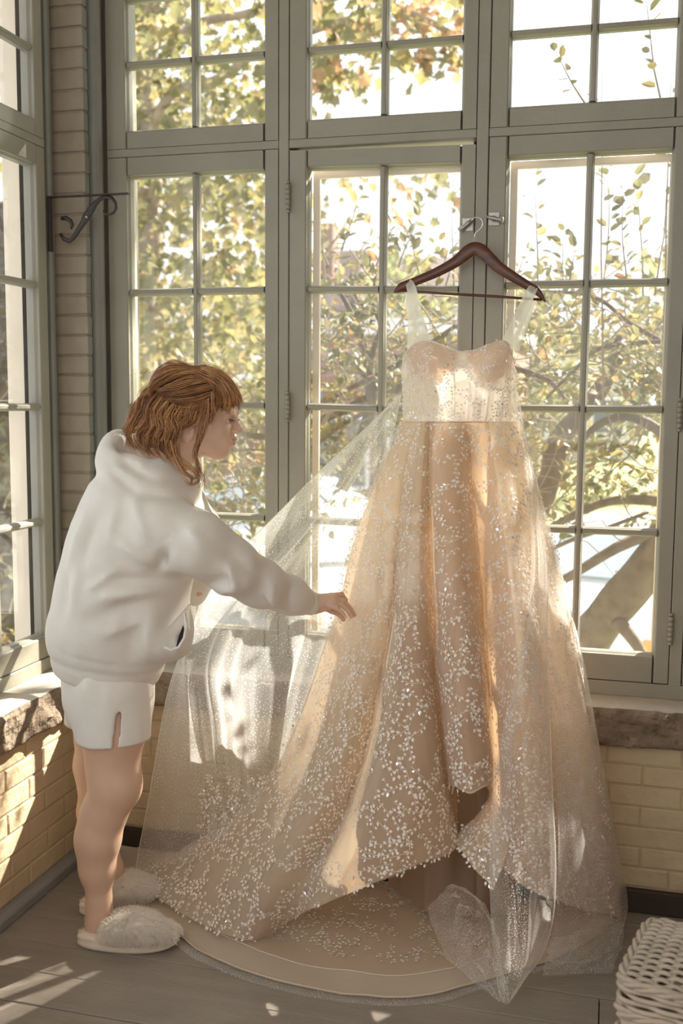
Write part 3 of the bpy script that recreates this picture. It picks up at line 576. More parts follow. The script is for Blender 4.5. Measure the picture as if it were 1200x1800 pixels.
# ================================================================ HANGER
m_wood=mat('dark_walnut_lacquer',(.10,.030,.012),.25,.35,10,.05,40,spec=.5,stretch=(1,1,6))
HY=3.185
H_=lambda x,y,Y=HY: Vector(P(x,y,Y))
hg=tag(empty('clothes_hanger',tuple(H_(835,425))),'dark walnut wooden hanger with chrome hook hung on the window latch','hanger')
def spl(pts,n=8):
    pts=[np.array(p,float) for p in pts]; out=[]
    for i in range(len(pts)-1):
        p0=pts[max(i-1,0)];p1=pts[i];p2=pts[i+1];p3=pts[min(i+2,len(pts)-1)]
        for k in range(n):
            t=k/n; out.append(.5*((2*p1)+(p2-p0)*t+(2*p0-5*p1+4*p2-p3)*t*t+(3*p1-p0-3*p2+p3)*t**3))
    out.append(pts[-1]); return np.array(out)
top=[(692,512),(700,499),(712,493),(730,486),(765,470),(795,452),(815,433),(833,425),(852,430),(868,446),(885,463),(915,484),(935,497),(948,506),(959,528)]
bot=[(692,515),(706,514),(716,509),(735,501),(768,488),(800,472),(820,459),(834,450),(850,461),(864,474),(882,486),(912,503),(930,513),(944,521),(958,532)]
tp=spl(top,6); bt=spl(bot,6); n=len(tp); V=[];F=[]
for i in range(n):
    e=min(i,n-1-i)/n; th=.0065*(.55+.45*min(1,e*14)); a=H_(*tp[i]); b=H_(*bt[i]); c=(a+b)/2; h=(a-b)/2
    for k in range(10):
        an=2*math.pi*k/10; V.append(c+h*math.copysign(abs(math.sin(an))**.75,math.sin(an))+Vector((0,th*math.cos(an),0)))
for i in range(n-1):
    for k in range(10): F.append((i*10+k,i*10+(k+1)%10,(i+1)*10+(k+1)%10,(i+1)*10+k))
F+= [tuple(range(10))[::-1],tuple((n-1)*10+k for k in range(10))]
mesh('shoulder_arm',V,F,m_wood,hg,True)
MB().tube([H_(708,511),H_(780,516),H_(870,521),H_(952,527)],.0042,10).build('trouser_bar',m_wood,hg,True)
hk=[(833,427),(834,415),(836,409),(844,402),(848,393),(845,385),(838,382),(831,384),(829,388)]
MB().tube([H_(x,y,HY+.012*min(1,i/3.)) for i,(x,y) in enumerate(spl(hk,4))],.0017,8).build('hook',m_chrome,hg,True)['label']='chrome swivel hook'
# ================================================================ DRESS
def keys(k,n,extra=None):
    """column of (py,px,Y|None) keys -> n points from top to hem"""
    k=[list(a) for a in k]; pts=[]
    lastY=None
    for py,px,Y in k: pts.append(G(px,py,.022) if Y is None else P(px,py,Y))
    pts=np.array(pts); s=spl(pts,10); L=np.r_[0,np.cumsum(np.linalg.norm(np.diff(s,axis=0),axis=1))]; t=np.linspace(0,L[-1],n)
    return np.stack([np.interp(t,L,s[:,j]) for j in range(3)],1)
def net(cols,nr,sub,fold=None):
    C=np.array([keys(c,nr) for c in cols])            # cols x rows x 3
    out=[]
    m=len(C)
    for i in range(m-1):
        p0=C[max(i-1,0)];p1=C[i];p2=C[i+1];p3=C[min(i+2,m-1)]
        for k in range(sub):
            t=k/sub; out.append(.5*((2*p1)+(p2-p0)*t+(2*p0-5*p1+4*p2-p3)*t*t+(3*p1-p0-3*p2+p3)*t**3))
    out.append(C[-1]); return np.array(out)           # U x V x 3
def normals(Gd):
    du=np.gradient(Gd,axis=0); dv=np.gradient(Gd,axis=1); n=np.cross(du,dv); n/=np.linalg.norm(n,axis=2,keepdims=True)+1e-9
    v=CP-Gd; s=np.sign((n*v).sum(2,keepdims=True)); m=np.sign(np.median(s)) or 1; return n*m
def grid_mesh(name,Gd,m,parent,off=0.,smooth=True,thick=0,mask=None):
    if off: Gd=Gd+normals(Gd)*off
    U,Vn=Gd.shape[:2]; idx=np.arange(U*Vn).reshape(U,Vn); F=[]
    for i in range(U-1):
        for j in range(Vn-1):
            if mask is None or mask(i/(U-1),j/(Vn-1)): F.append((idx[i,j],idx[i,j+1],idx[i+1,j+1],idx[i+1,j]))
    Lu=np.linalg.norm(np.diff(Gd,axis=0),axis=2); Lv=np.linalg.norm(np.diff(Gd,axis=1),axis=2)
    uu=np.concatenate([np.zeros((1,Vn)),np.cumsum(np.maximum(Lu,Lu.mean()*.2),axis=0)]); uu-=uu[-1:]*.5; vv=np.concatenate([np.zeros((U,1)),np.cumsum(Lv,axis=1)],axis=1)
    return mesh(name,Gd.reshape(-1,3),F,m,parent,smooth,uv=np.stack([uu,vv],2).reshape(-1,2))
def ripple(Gd,amp,fu,fv,seed,n=None,env=None):
    U,Vn=Gd.shape[:2]; u,v=np.meshgrid(np.linspace(0,1,U),np.linspace(0,1,Vn),indexing='ij')
    q=np.stack([u*fu+seed,v*fv+seed*1.7,np.zeros_like(u)+seed],2); d=(fbm(q,3))*amp
    if env is not None: d=d*env(u,v)
    return Gd+normals(Gd)*d[...,None]
def cloth(name,c1,c2,mixf,trans=.5,rough=.5,sheen=0,var=.05):
    m=bpy.data.materials.new(name); m.use_nodes=True; t=m.node_tree; t.nodes.clear(); o=N(t,'ShaderNodeOutputMaterial')
    df=N(t,'ShaderNodeBsdfPrincipled'); df.inputs['Roughness'].default_value=rough; df.inputs['Base Color'].default_value=tuple(c1)+(1,); df.inputs['Specular IOR Level'].default_value=.25
    tl=N(t,'ShaderNodeBsdfTranslucent'); tl.inputs[0].default_value=tuple(c2)+(1,); a=N(t,'ShaderNodeMixShader'); a.inputs[0].default_value=trans
    t.links.new(df.outputs[0],a.inputs[1]); t.links.new(tl.outputs[0],a.inputs[2]); tp=N(t,'ShaderNodeBsdfTransparent'); b=N(t,'ShaderNodeMixShader'); b.inputs[0].default_value=mixf
    t.links.new(tp.outputs[0],b.inputs[1]); t.links.new(a.outputs[0],b.inputs[2]); t.links.new(b.outputs[0],o.inputs[0]); return m
m_lining=cloth('peach_lining',(.71,.58,.435),(.83,.655,.455),.93,.46)
m_train=cloth('ivory_satin_train',(.82,.67,.51),(.82,.62,.44),.97,.4,.4)
m_band=cloth('ivory_hem_band',(.80,.69,.56),(.80,.66,.5),.93,.35,.4)
m_cup=cloth('nude_cup',(.72,.50,.36),(.80,.55,.36),.9,.4)
m_lace=sheer('ivory_tulle',(.90,.84,.76),.20,.45,trans=.45)
m_bod=sheer('bodice_tulle',(.93,.86,.78),.52,.35,trans=.6)
m_back=sheer('back_tulle',(.90,.80,.70),.45,.3,trans=.6)
m_veil=sheer('dotted_tulle',(.96,.95,.92),.30,.5,dots=92,trans=.6,dsize=.13)
m_veil2=sheer('plain_tulle',(.96,.94,.90),.09,.42,dots=150,trans=.5,dsize=.13)
m_strap=sheer('strap_tulle',(.97,.95,.90),.70,.3,trans=.5)
m_emb=cloth('embroidery_thread',(.90,.845,.76),(.8,.74,.65),1.,.10,.35)
m_seq=mat('sequin',(.95,.92,.86),.12,.02,spec=1.,metal=.55)
dr=tag(empty('wedding_dress',tuple(P(812,742,3.08))),'ivory wedding dress with sweetheart bodice and leafy lace skirt hanging in the window','dress')
Wst=742
C_=[
 [(742,707,3.09),(839,664,3.07),(955,622,3.03),(1060,598,2.98),(1160,566,2.96),(1260,530,2.94),(1360,480,2.92),(1440,405,2.92),(1500,310,2.94),(1548,238,None)],
 [(742,716,3.06),(900,662,3.0),(1060,636,2.92),(1200,592,2.88),(1330,545,2.84),(1450,460,2.81),(1540,372,2.78),(1605,318,None)],
 [(742,724,3.05),(900,690,2.98),(1060,670,2.87),(1200,635,2.80),(1330,598,2.74),(1450,540,2.69),(1560,470,2.665),(1650,425,None)],
 [(742,731,3.045),(900,704,3.0),(1060,692,2.93),(1200,668,2.88),(1330,640,2.82),(1450,592,2.76),(1560,530,2.70),(1622,498,None)],
 [(742,738,3.04),(900,716,2.95),(1060,705,2.84),(1200,688,2.77),(1330,668,2.70),(1450,625,2.66),(1540,585,2.65),(1598,550,2.66)],
 [(742,744,3.03),(900,730,2.93),(1060,722,2.82),(1200,716,2.74),(1330,706,2.67),(1450,690,2.62),(1555,650,2.60)],
 [(742,750,3.035),(900,744,2.95),(1060,744,2.86),(1200,748,2.78),(1330,755,2.71),(1420,757,2.68),(1515,740,2.65)],
 [(742,757,3.05),(900,757,3.02),(1060,764,2.99),(1200,774,2.95),(1330,787,2.88),(1400,797,2.82),(1482,803,2.76)],
 [(742,763,3.03),(900,766,2.93),(1060,772,2.84),(1200,783,2.78),(1300,790,2.74),(1385,797,2.72)],
 [(742,790,3.015),(900,795,2.90),(1060,802,2.79),(1200,812,2.72),(1300,820,2.69),(1392,827,2.67)],
 [(742,813,3.03),(900,822,2.94),(1060,833,2.85),(1200,845,2.78),(1300,852,2.75),(1380,858,2.72)],
 [(742,820,3.055),(900,832,3.03),(1060,846,3.01),(1200,857,2.98),(1300,863,2.95),(1430,868,2.90)],
 [(742,833,3.03),(900,850,2.95),(1060,862,2.88),(1200,868,2.82),(1300,873,2.78),(1400,878,2.75),(1500,872,2.73)],
 [(742,862,3.02),(900,885,2.91),(1060,905,2.81),(1200,918,2.75),(1330,926,2.71),(1450,930,2.69),(1560,925,2.67)],
 [(742,888,3.04),(900,915,2.98),(1060,940,2.92),(1200,960,2.88),(1330,975,2.85),(1450,990,2.82),(1590,1000,2.80)],
 [(742,902,3.06),(900,934,3.01),(1060,968,2.96),(1200,994,2.93),(1330,1020,2.91),(1450,1042,2.90),(1605,1055,2.90)],
 [(742,911,3.09),(820,931,3.085),(895,951,3.075),(960,971,3.07),(1060,996,3.055),(1135,1011,3.045),(1225,1027,3.035),(1310,1046,3.025),(1380,1061,3.02),(1460,1076,3.01),(1530,1086,3.0),(1612,1087,2.99)]]
SK=net(C_,90,7)
SK=ripple(SK,.022,26,2.2,3.1,env=lambda u,v:np.clip(v*1.6,0,1)); SK=ripple(SK,.012,9,9,8.2,env=lambda u,v:np.clip(v-.25,0,1)*1.4)
SK[...,2]=np.maximum(SK[...,2],.018)
m_slip_shade=cloth('nude_slip_shade',(.55,.40,.27),(.76,.52,.31),.96,.40)  # nude slip colour, with the backlight it blocks painted in as darker tone
_sl=grid_mesh('skirt_lining',SK,m_lining,dr); _sl.data.materials.append(m_slip_shade)
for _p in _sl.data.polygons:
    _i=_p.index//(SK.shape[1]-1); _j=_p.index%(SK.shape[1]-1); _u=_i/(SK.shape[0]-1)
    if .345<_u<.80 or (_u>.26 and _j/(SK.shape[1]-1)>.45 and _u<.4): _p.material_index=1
grid_mesh('lace_skirt',SK,m_lace,dr,off=.009)
# brown peach underskirt glimpsed below the lifted hem
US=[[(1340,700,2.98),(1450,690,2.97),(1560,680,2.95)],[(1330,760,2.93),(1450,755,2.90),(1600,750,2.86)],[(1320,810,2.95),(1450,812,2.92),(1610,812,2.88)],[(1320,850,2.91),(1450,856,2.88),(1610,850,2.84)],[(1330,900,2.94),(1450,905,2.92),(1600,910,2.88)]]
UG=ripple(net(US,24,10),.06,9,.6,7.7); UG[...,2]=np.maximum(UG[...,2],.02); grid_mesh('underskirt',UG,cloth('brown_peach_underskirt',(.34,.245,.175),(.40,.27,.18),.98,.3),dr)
# back of the skirt, closing the shape against the window
Bk=[[(742,712,3.105),(955,630,3.10),(1160,580,3.085),(1300,545,3.05),(1440,440,3.0),(1540,300,2.98)],
    [(742,760,3.13),(955,720,3.12),(1160,690,3.10),(1300,670,3.06),(1440,640,3.04),(1500,600,3.03)],
    [(742,810,3.135),(955,815,3.125),(1160,820,3.10),(1300,820,3.06),(1440,820,3.05),(1510,820,3.04)],
    [(742,860,3.13),(955,890,3.12),(1160,915,3.10),(1300,930,3.06),(1440,945,3.05),(1520,950,3.04)],
    [(742,908,3.105),(955,966,3.09),(1160,1010,3.075),(1300,1040,3.05),(1460,1072,3.04),(1560,1082,3.03)]]
BK=ripple(net(Bk,50,12),.02,14,2,5.5); BK[...,2]=np.maximum(BK[...,2],.03); BK[...,1]=np.minimum(BK[...,1],3.145-np.clip((.70-BK[...,2])*4,0,1)*.088)
grid_mesh('skirt_back',BK,m_back,dr)
# bodice
neck=[(706,632),(722,609),(740,599),(762,601),(790,613),(812,618),(838,614),(862,605),(885,599),(896,612),(905,640)]
nu=len(neck); bc=[]
for i,(x,y) in enumerate(neck):
    s=i/(nu-1); xb=708+203*s; dep=3.10-.085*math.sin(math.pi*s)**.8; cup=.035*max(math.exp(-((s-.28)/.12)**2),math.exp(-((s-.74)/.12)**2))
    bc.append([(y,x,dep+.012),(y*.8+742*.2,x*.8+xb*.2+ (2 if s>.5 else -1),dep-cup),(y*.55+742*.45,x*.55+xb*.45,dep-cup*.8),(y*.3+742*.7,x*.3+xb*.7,dep-.0),(742,xb,dep-.01)])
BD=net(bc,26,6); BD=ripple(BD,.006,22,3,2.2)
grid_mesh('bodice',BD,m_bod,dr)
bb=[[(y+6,x+ (4 if x<812 else -4),3.13),(690,x*.5+(708+203*(i/(nu-1)))*.5,3.14),(742,711+197*(i/(nu-1)),3.135)] for i,(x,y) in enumerate(neck)]
grid_mesh('bodice_back',net(bb,14,4),m_back,dr)
for s0,s1 in ((.06,.47),(.53,.94)):
    cc=[]
    for k in range(9):
        s=s0+(s1-s0)*k/8; i=s*(nu-1); a=int(i); f=i-a; x=neck[a][0]*(1-f)+neck[min(a+1,nu-1)][0]*f; y=neck[a][1]*(1-f)+neck[min(a+1,nu-1)][1]*f
        e=math.sin(math.pi*k/8)**.6; xm=712+200*((s0+s1)/2); dep=3.10-.085*math.sin(math.pi*s)**.8
        cc.append([(y+2,x,dep+.018),(y+18+14*e,x*.9+xm*.1,dep-.018*e+.008),(y+24+44*e,x*.75+xm*.25,dep-.006*e+.012)])
    grid_mesh('bust_cup',net(cc,14,4),m_cup,dr)
U=BD.shape[0]
for s in (.1,.22,.34,.5,.66,.78,.9):
    i=int(s*(U-1)); w_=2 if s!=.5 else 3
    strip=BD[max(0,i-w_):i+w_+1]; grid_mesh('boning_channel',strip,m_bod,dr,off=-.004)
MB().tube([p+np.array([0,-.002,0]) for p in BD[::2,0]],.0022,6).build('neckline_piping',m_emb,dr,True)
MB().tube([p+np.array([0,-.002,0]) for p in BD[::3,-1]],.0018,6).build('waist_seam',m_cup,dr,True)
# straps over the hanger arms (front and back runs)
def strap(pts,w,name='strap'):
    c=spl([P(x,y,Y) for x,y,Y in pts],8); Gd=[]
    for i,p in enumerate(c):
        t=c[min(i+1,len(c)-1)]-c[max(i-1,0)]; t/=np.linalg.norm(t)+1e-9; s=np.cross(t,np.array([0,1.,0])); 
        if np.linalg.norm(s)<.2: s=np.array([1.,0,.2])
        s/=np.linalg.norm(s); 
        if s[0]<0: s=-s
        ww=w*(.75+.45*i/len(c)); Gd.append([p+s*ww*(k/4-.5)+np.array([0,.003*math.cos(k*2.2+i*.15),0]) for k in range(5)])
    return grid_mesh(name,np.array(Gd),m_strap,dr)
strap([(716,497,3.178),(722,505,3.168),(731,545,3.14),(745,602,3.085)],.032); strap([(715,499,3.192),(718,520,3.19),(724,565,3.16),(724,612,3.12)],.026)
strap([(938,504,3.178),(932,515,3.168),(914,555,3.14),(893,603,3.085)],.034); strap([(940,506,3.192),(936,525,3.19),(920,570,3.16),(903,615,3.12)],.026)
# dotted tulle held out to the left
Vc=[[(690,706,3.085),(755,640,3.06),(830,560,3.03),(930,460,2.99),(985,400,2.97),(1045,340,2.95),(1130,322,2.94),(1230,292,2.94),(1400,262,2.95),(1500,243,2.97),(1560,234,None)],
 [(690,706,3.085),(765,648,3.04),(860,575,2.99),(965,480,2.93),(1050,385,2.88),(1140,338,2.88),(1250,345,2.88),(1350,352,2.88),(1450,350,2.88),(1560,330,None)],
 [(690,706,3.085),(772,655,3.06),(872,590,3.03),(975,510,3.0),(1060,425,2.97),(1170,375,2.94),(1280,382,2.94),(1380,392,2.92),(1470,410,2.87),(1580,410,None)],
 [(690,706,3.085),(775,662,3.05),(880,606,3.01),(980,542,2.97),(1080,480,2.94),(1200,440,2.92),(1320,440,2.90),(1440,455,2.86),(1570,470,2.80)],
 [(690,707,3.085),(780,672,3.06),(895,630,3.03),(1000,588,3.0),(1090,555,2.97),(1200,520,2.95),(1330,495,2.92),(1440,495,2.88),(1550,510,2.80)],
 [(690,707,3.085),(790,684,3.05),(900,648,3.02),(1000,616,2.97),(1060,600,2.95),(1200,570,2.90),(1330,548,2.86),(1440,530,2.82),(1540,535,2.74)]]
VG=net(Vc,90,14); VG=ripple(VG,.03,12,2.,1.3,env=lambda u,v:np.clip(v*2.,0,1)*np.clip(u*8,0,1)); VG[...,2]=np.maximum(VG[...,2],.03)
grid_mesh('held_tulle_layer',VG,m_veil,dr)
MB().tube(VG[0,::2],.0013,5).build('tulle_edge',m_veil2 if 0 else m_emb,dr,True)
# right hand tulle layers
Rc=[[(690,906,3.08),(860,925,3.02),(1000,932,2.92),(1150,912,2.78),(1325,874,2.66),(1450,863,2.62),(1600,862,2.59),(1700,870,2.565),(1757,882,None)],
 [(690,907,3.08),(860,932,3.0),(1000,942,2.88),(1150,925,2.74),(1350,900,2.62),(1500,895,2.57),(1620,898,2.54),(1700,900,2.53),(1763,885,None)],
 [(690,908,3.08),(860,937,3.01),(1000,950,2.90),(1150,940,2.76),(1350,935,2.65),(1500,938,2.60),(1620,935,2.57),(1700,920,2.55),(1764,889,None)],
 [(690,909,3.08),(860,942,3.03),(1000,962,2.94),(1150,960,2.82),(1350,970,2.72),(1525,978,2.66),(1625,970,2.64),(1695,945,None),(1760,893,None)]]
RG=ripple(net(Rc,80,12),.014,8,3,4.4,env=lambda u,v:np.clip(v*2,0,1)); RG[...,2]=np.maximum(RG[...,2],.02)
grid_mesh('hanging_tulle_panel',RG,m_veil2,dr)
MB().tube(RG[-1,::2],.0012,5).build('tulle_edge',m_emb,dr,True)
Rs=[[(690,907,3.08),(900,940,2.99),(1100,958,2.86),(1300,975,2.76),(1500,985,2.68),(1640,975,2.68),(1690,960,None)],
 [(690,908,3.085),(900,947,3.02),(1100,980,2.92),(1300,1005,2.84),(1500,1025,2.78),(1640,1025,2.76),(1700,1015,None)],
 [(690,909,3.09),(900,954,3.06),(1100,1006,3.02),(1300,1045,2.98),(1500,1075,2.94),(1620,1080,2.92),(1668,1075,None)],
 [(690,909,3.095),(820,936,3.09),(960,975,3.08),(1135,1016,3.06),(1310,1052,3.04),(1480,1086,3.02),(1590,1106,2.99),(1640,1092,None)]]
RS=ripple(net(Rs,70,12),.016,7,3,6.1,env=lambda u,v:np.clip(v*2,0,1)); RS[...,2]=np.maximum(RS[...,2],.02)
grid_mesh('outer_tulle_layer',RS,m_veil2,dr)
# crumpled tulle on the floor
def heap(cols,amp,seed,nr=40,sub=10,base=.02):
    g=net(cols,nr,sub); U,Vn=g.shape[:2]; u,v=np.meshgrid(np.linspace(0,1,U),np.linspace(0,1,Vn),indexing='ij')
    n=fbm(np.stack([u*5+seed,v*5+seed,u*0+seed],2),3); env=np.sin(np.pi*np.clip(u,0,1))**.5*np.sin(np.pi*np.clip(v,0,1))**.5
    g[...,2]=np.maximum(g[...,2],base)+np.abs(n)*amp*env*2; g[...,0]+=n*amp*.4; return g
hp=heap([[(1600,748,2.78),(1650,768,2.72),(1700,795,2.66),(1750,862,None)],[(1570,775,2.80),(1610,810,2.70),(1680,835,2.62),(1758,872,None)],[(1560,800,2.82),(1610,848,2.72),(1680,862,2.62),(1762,880,None)],[(1590,858,2.76),(1640,872,2.66),(1700,880,2.58),(1764,890,None)]],.05,3.3)
grid_mesh('floor_tulle',hp,m_veil2,dr)
hp=heap([[(1650,965,None),(1690,960,None),(1715,955,None)],[(1640,1010,2.86),(1680,1015,None),(1712,1018,None)],[(1610,1060,2.92),(1670,1065,None),(1712,1062,None)],[(1625,1098,2.95),(1665,1090,None),(1708,1075,None)]],.03,9.3)
grid_mesh('floor_tulle',hp,m_veil2,dr)
# train lying on the floor, inside out
ob=[(213,1475),(211,1525),(235,1575),(285,1618),(335,1665),(400,1700),(500,1735),(600,1752),(700,1760),(770,1753),(830,1737),(900,1712),(980,1688),(1040,1655),(1080,1622)]
cen=G(700,1480,.0)
def train(scale,z,nv=26):
    B=spl([G(x,y,0) for x,y in ob],10); out=[]
    for p in B:
        row=[]
        for j in range(nv):
            t=j/(nv-1); q=cen+(p-cen)*scale*(.12+.88*t); row.append(q)
        out.append(row)
    g=np.array(out); n=fbm(g*np.array([5,5,1])+3,3); g[...,2]=z+np.abs(n)*.02*np.linspace(.6,1,nv)**2; g[...,1]=np.minimum(g[...,1],3.12); return g
TG=train(1.,.006)
nv=TG.shape[1]; k0=int(nv*.86)
grid_mesh('train',TG[:,:k0+1],m_train,dr); grid_mesh('train_band',TG[:,k0:],m_band,dr)
MB().tube([p+np.array([0,0,.002]) for p in TG[::2,-1]],.0035,6).build('hem_piping',m_band,dr,True); MB().tube([p+np.array([0,0,.002]) for p in TG[::2,k0]],.0012,5).build('band_seam',m_emb,dr,True)
TF=train(1.035,.003); grid_mesh('train_tulle_edge',TF[:,-6:],m_veil2,dr)
# hem piping of the skirt where it lifts
hem=SK[:,-1]; U=SK.shape[0]; MB().tube(hem[int(U*.49):int(U*.64):1]+np.array([0,-.004,0]),.003,6).build('hem_piping',m_band,dr,True)
FL=ripple(net([[(1385,868,2.86),(1440,832,2.80),(1482,803,2.76)],[(1395,880,2.80),(1455,850,2.74),(1502,815,2.70)],[(1410,892,2.76),(1480,868,2.70),(1535,838,2.68)],[(1430,905,2.74),(1500,890,2.69),(1560,868,2.66)]],20,8),.02,4,2,1.9)
grid_mesh('lace_flap',FL,m_lining,dr); grid_mesh('lace_flap_tulle',FL,m_lace,dr,off=.004)
# embroidered leaf sprigs (sewn pieces, real geometry)
def embroider(Gd,nleaf,parent,off,ls=.0105,seed=1,vmin=0.,vmax=1.,name='embroidered_leaves',pitch=.0135):
    """leafy vines grown over the cloth: each leaf claims its own patch, so the pattern stays open and even"""
    rg=random.Random(seed); Nn=normals(Gd); U,Vn=Gd.shape[:2]
    A_=np.linalg.norm(np.cross(Gd[1:,:-1]-Gd[:-1,:-1],Gd[:-1,1:]-Gd[:-1,:-1]),axis=2); j0=int(vmin*(Vn-1)); j1=max(j0+1,int(vmax*(Vn-1))); A2=A_.copy(); A2[:,:j0]=0; A2[:,j1:]=0; cs=np.cumsum(A2.ravel()); cs/=cs[-1]
    dU=np.gradient(Gd,axis=0); dV=np.gradient(Gd,axis=1)
    V=[];F=[];MI=[]; occ=set(); nl=0; tries=0
    def S(x,y):
        i=int(x);j=int(y);a=x-i;b=y-j; return (Gd[i,j]*(1-a)+Gd[i+1,j]*a)*(1-b)+(Gd[i,j+1]*(1-a)+Gd[i+1,j+1]*a)*b+Nn[i,j]*off
    while nl<nleaf and tries<nleaf*3:
        tries+=1; c=int(np.searchsorted(cs,rg.random())); x=c//A_.shape[1]+rg.random(); y=c%A_.shape[1]+rg.random()
        ang=math.pi/2+rg.choice([-1,1])*rg.uniform(.1,1.2); turn=rg.uniform(-.22,.22); prev=None; step=ls*1.15
        for k in range(rg.randint(5,10)):
            if not(0<=x<U-1 and j0<=y<j1): break
            i,j=int(x),int(y); p=S(x,y); n=Nn[i,j]; du=dU[i,j]; dv=dV[i,j]; a,b,c_=du@du,du@dv,dv@dv; det=a*c_-b*b
            if det<1e-12: break
            e2=dv/math.sqrt(c_); e1=np.cross(e2,n); d=e1*math.cos(ang)+e2*math.sin(ang)
            if prev is not None:
                sd_=np.cross(p-prev,n); L=np.linalg.norm(sd_)
                if 1e-4<L<.03: sd_=sd_/L*.00055; b0=len(V); V+= [prev-sd_,prev+sd_,p+sd_,p-sd_]; F.append((b0,b0+1,b0+2,b0+3)); MI.append(0)
            hit=False
            for sg in ((1,-1) if k%2 else (rg.choice([1,-1]),)):
                th=sg*rg.uniform(.5,1.0); ld=d*math.cos(th)+np.cross(n,d)*math.sin(th); ln=ls*rg.uniform(.65,1.15); q=p+ld*ln*.35; m=q+ld*ln*.5; key=tuple(np.floor(m/pitch).astype(int))
                if key in occ: hit=True; continue
                occ.add(key); ws=np.cross(n,ld)*ln*.36; tip=q+ld*ln+n*ln*rg.uniform(0,.2); b0=len(V)
                V+= [q,q+ld*ln*.25+ws*.9,q+ld*ln*.6+ws*.85,tip,q+ld*ln*.6-ws*.85,q+ld*ln*.25-ws*.9]; F+= [(b0,b0+1,b0+2,b0+3),(b0,b0+3,b0+4,b0+5)]; mi=1 if rg.random()<.07 else 0; MI+=[mi,mi]; nl+=1
            if hit and rg.random()<.5: break
            ux=(d@du*c_-d@dv*b)/det; vy=(d@dv*a-d@du*b)/det; x+=ux*step; y+=vy*step; ang+=turn+rg.uniform(-.2,.2); prev=p
    o=mesh(name,V,F,m_emb,parent); o.data.materials.append(m_seq); o.data.polygons.foreach_set('material_index',MI); o['kind']='stuff'; return o
embroider(SK,8200,dr,.012,seed=3,ls=.0115,pitch=.0135)
embroider(FL,160,dr,.006,seed=13,ls=.0118)
embroider(BD,620,dr,.003,ls=.0085,seed=5,pitch=.010)
embroider(TG,1200,dr,.004,seed=7,vmax=.8)
embroider(VG[int(VG.shape[0]*.2):,60:],700,dr,.006,seed=9,vmin=.35)
# ================================================================ WOMAN (distance-field modelling)
def surf_nets(sdf,lo,hi,h):
    lo=np.array(lo,float); n=np.ceil((np.array(hi)-lo)/h).astype(int)+1
    ax=[lo[i]+np.arange(n[i])*h for i in range(3)]; X=np.stack(np.meshgrid(*ax,indexing='ij'),3)
    D=sdf(X); S=D<0; nx,ny,nz_=n
    cnt=np.zeros((nx-1,ny-1,nz_-1)); acc=np.zeros((nx-1,ny-1,nz_-1,3))
    offs=[(i,j,k) for i in(0,1) for j in(0,1) for k in(0,1)]
    def sl(o): return (slice(o[0],nx-1+o[0]),slice(o[1],ny-1+o[1]),slice(o[2],nz_-1+o[2]))
    for a in offs:
        for ax_ in range(3):
            if a[ax_]: continue
            b=list(a); b[ax_]=1; b=tuple(b); da=D[sl(a)]; db=D[sl(b)]; m=(da<0)!=(db<0)
            t=np.where(m,da/(da-db+1e-12),0); p=np.array(a,float)+np.zeros(da.shape+(3,)); p[...,ax_]+=t; acc+=p*m[...,None]; cnt+=m
    act=cnt>0; idx=-np.ones(cnt.shape,int); idx[act]=np.arange(act.sum())
    base=np.stack(np.meshgrid(np.arange(nx-1),np.arange(ny-1),np.arange(nz_-1),indexing='ij'),3)
    V=lo+(base[act]+acc[act]/cnt[act][:,None])*h; F=[]
    for ax_ in range(3):
        o=[0,0,0]; s0=[slice(0,None)]*3; s1=[slice(0,None)]*3; s0[ax_]=slice(0,-1); s1[ax_]=slice(1,None)
        A0=S[tuple(s0)]; B0=S[tuple(s1)]; c=A0!=B0; u,v=[(1,2),(2,0),(0,1)][ax_]
        I=np.argwhere(c); ok=(I[:,u]>0)&(I[:,v]>0)&(I[:,u]<cnt.shape[u])&(I[:,v]<cnt.shape[v]); I=I[ok]; inside=A0[tuple(I.T)]
        def g(du,dv): J=I.copy(); J[:,u]-=du; J[:,v]-=dv; return idx[tuple(J.T)]
        q=np.stack([g(0,0),g(1,0),g(1,1),g(0,1)],1); q=np.where(inside[:,None],q,q[:,::-1]); F.append(q)
    return V,np.concatenate(F)
def smin(a,b,k): 
    h=np.clip(.5+.5*(b-a)/k,0,1); return b*(1-h)+a*h-k*h*(1-h)
def smax(a,b,k): return -smin(-a,-b,k)
def cone(X,a,b,ra,rb):
    a=np.array(a,float);b=np.array(b,float); d=b-a; t=np.clip(((X-a)@d)/(d@d+1e-12),0,1); return np.linalg.norm(X-(a+t[...,None]*d),axis=-1)-(ra+(rb-ra)*t)
def ell(X,c,r,Rm=None):
    q=X-np.array(c,float)
    if Rm is not None: q=q@Rm
    r=np.array(r,float); k0=np.linalg.norm(q/r,axis=-1); k1=np.linalg.norm(q/(r*r),axis=-1); return k0*(k0-1)/(k1+1e-9)
def chain(X,pts,k):
    d=None
    for (a,ra),(b,rb) in zip(pts[:-1],pts[1:]):
        c=cone(X,a,b,ra,rb); d=c if d is None else smin(d,c,k)
    return d
def laplace(V,F,it=2,lam=.5):
    V=V.copy(); E=np.concatenate([F[:,[0,1]],F[:,[1,2]],F[:,[2,3]],F[:,[3,0]]]); E=np.concatenate([E,E[:,::-1]]); n=len(V); deg=np.bincount(E[:,0],minlength=n).astype(float)[:,None]
    for _ in range(it):
        S=np.stack([np.bincount(E[:,0],weights=V[E[:,1],j],minlength=n) for j in range(3)],1)/np.maximum(deg,1); V+=lam*(S-V)
    return V
Q=lambda x,y,Y: np.array(P(x,y,Y))
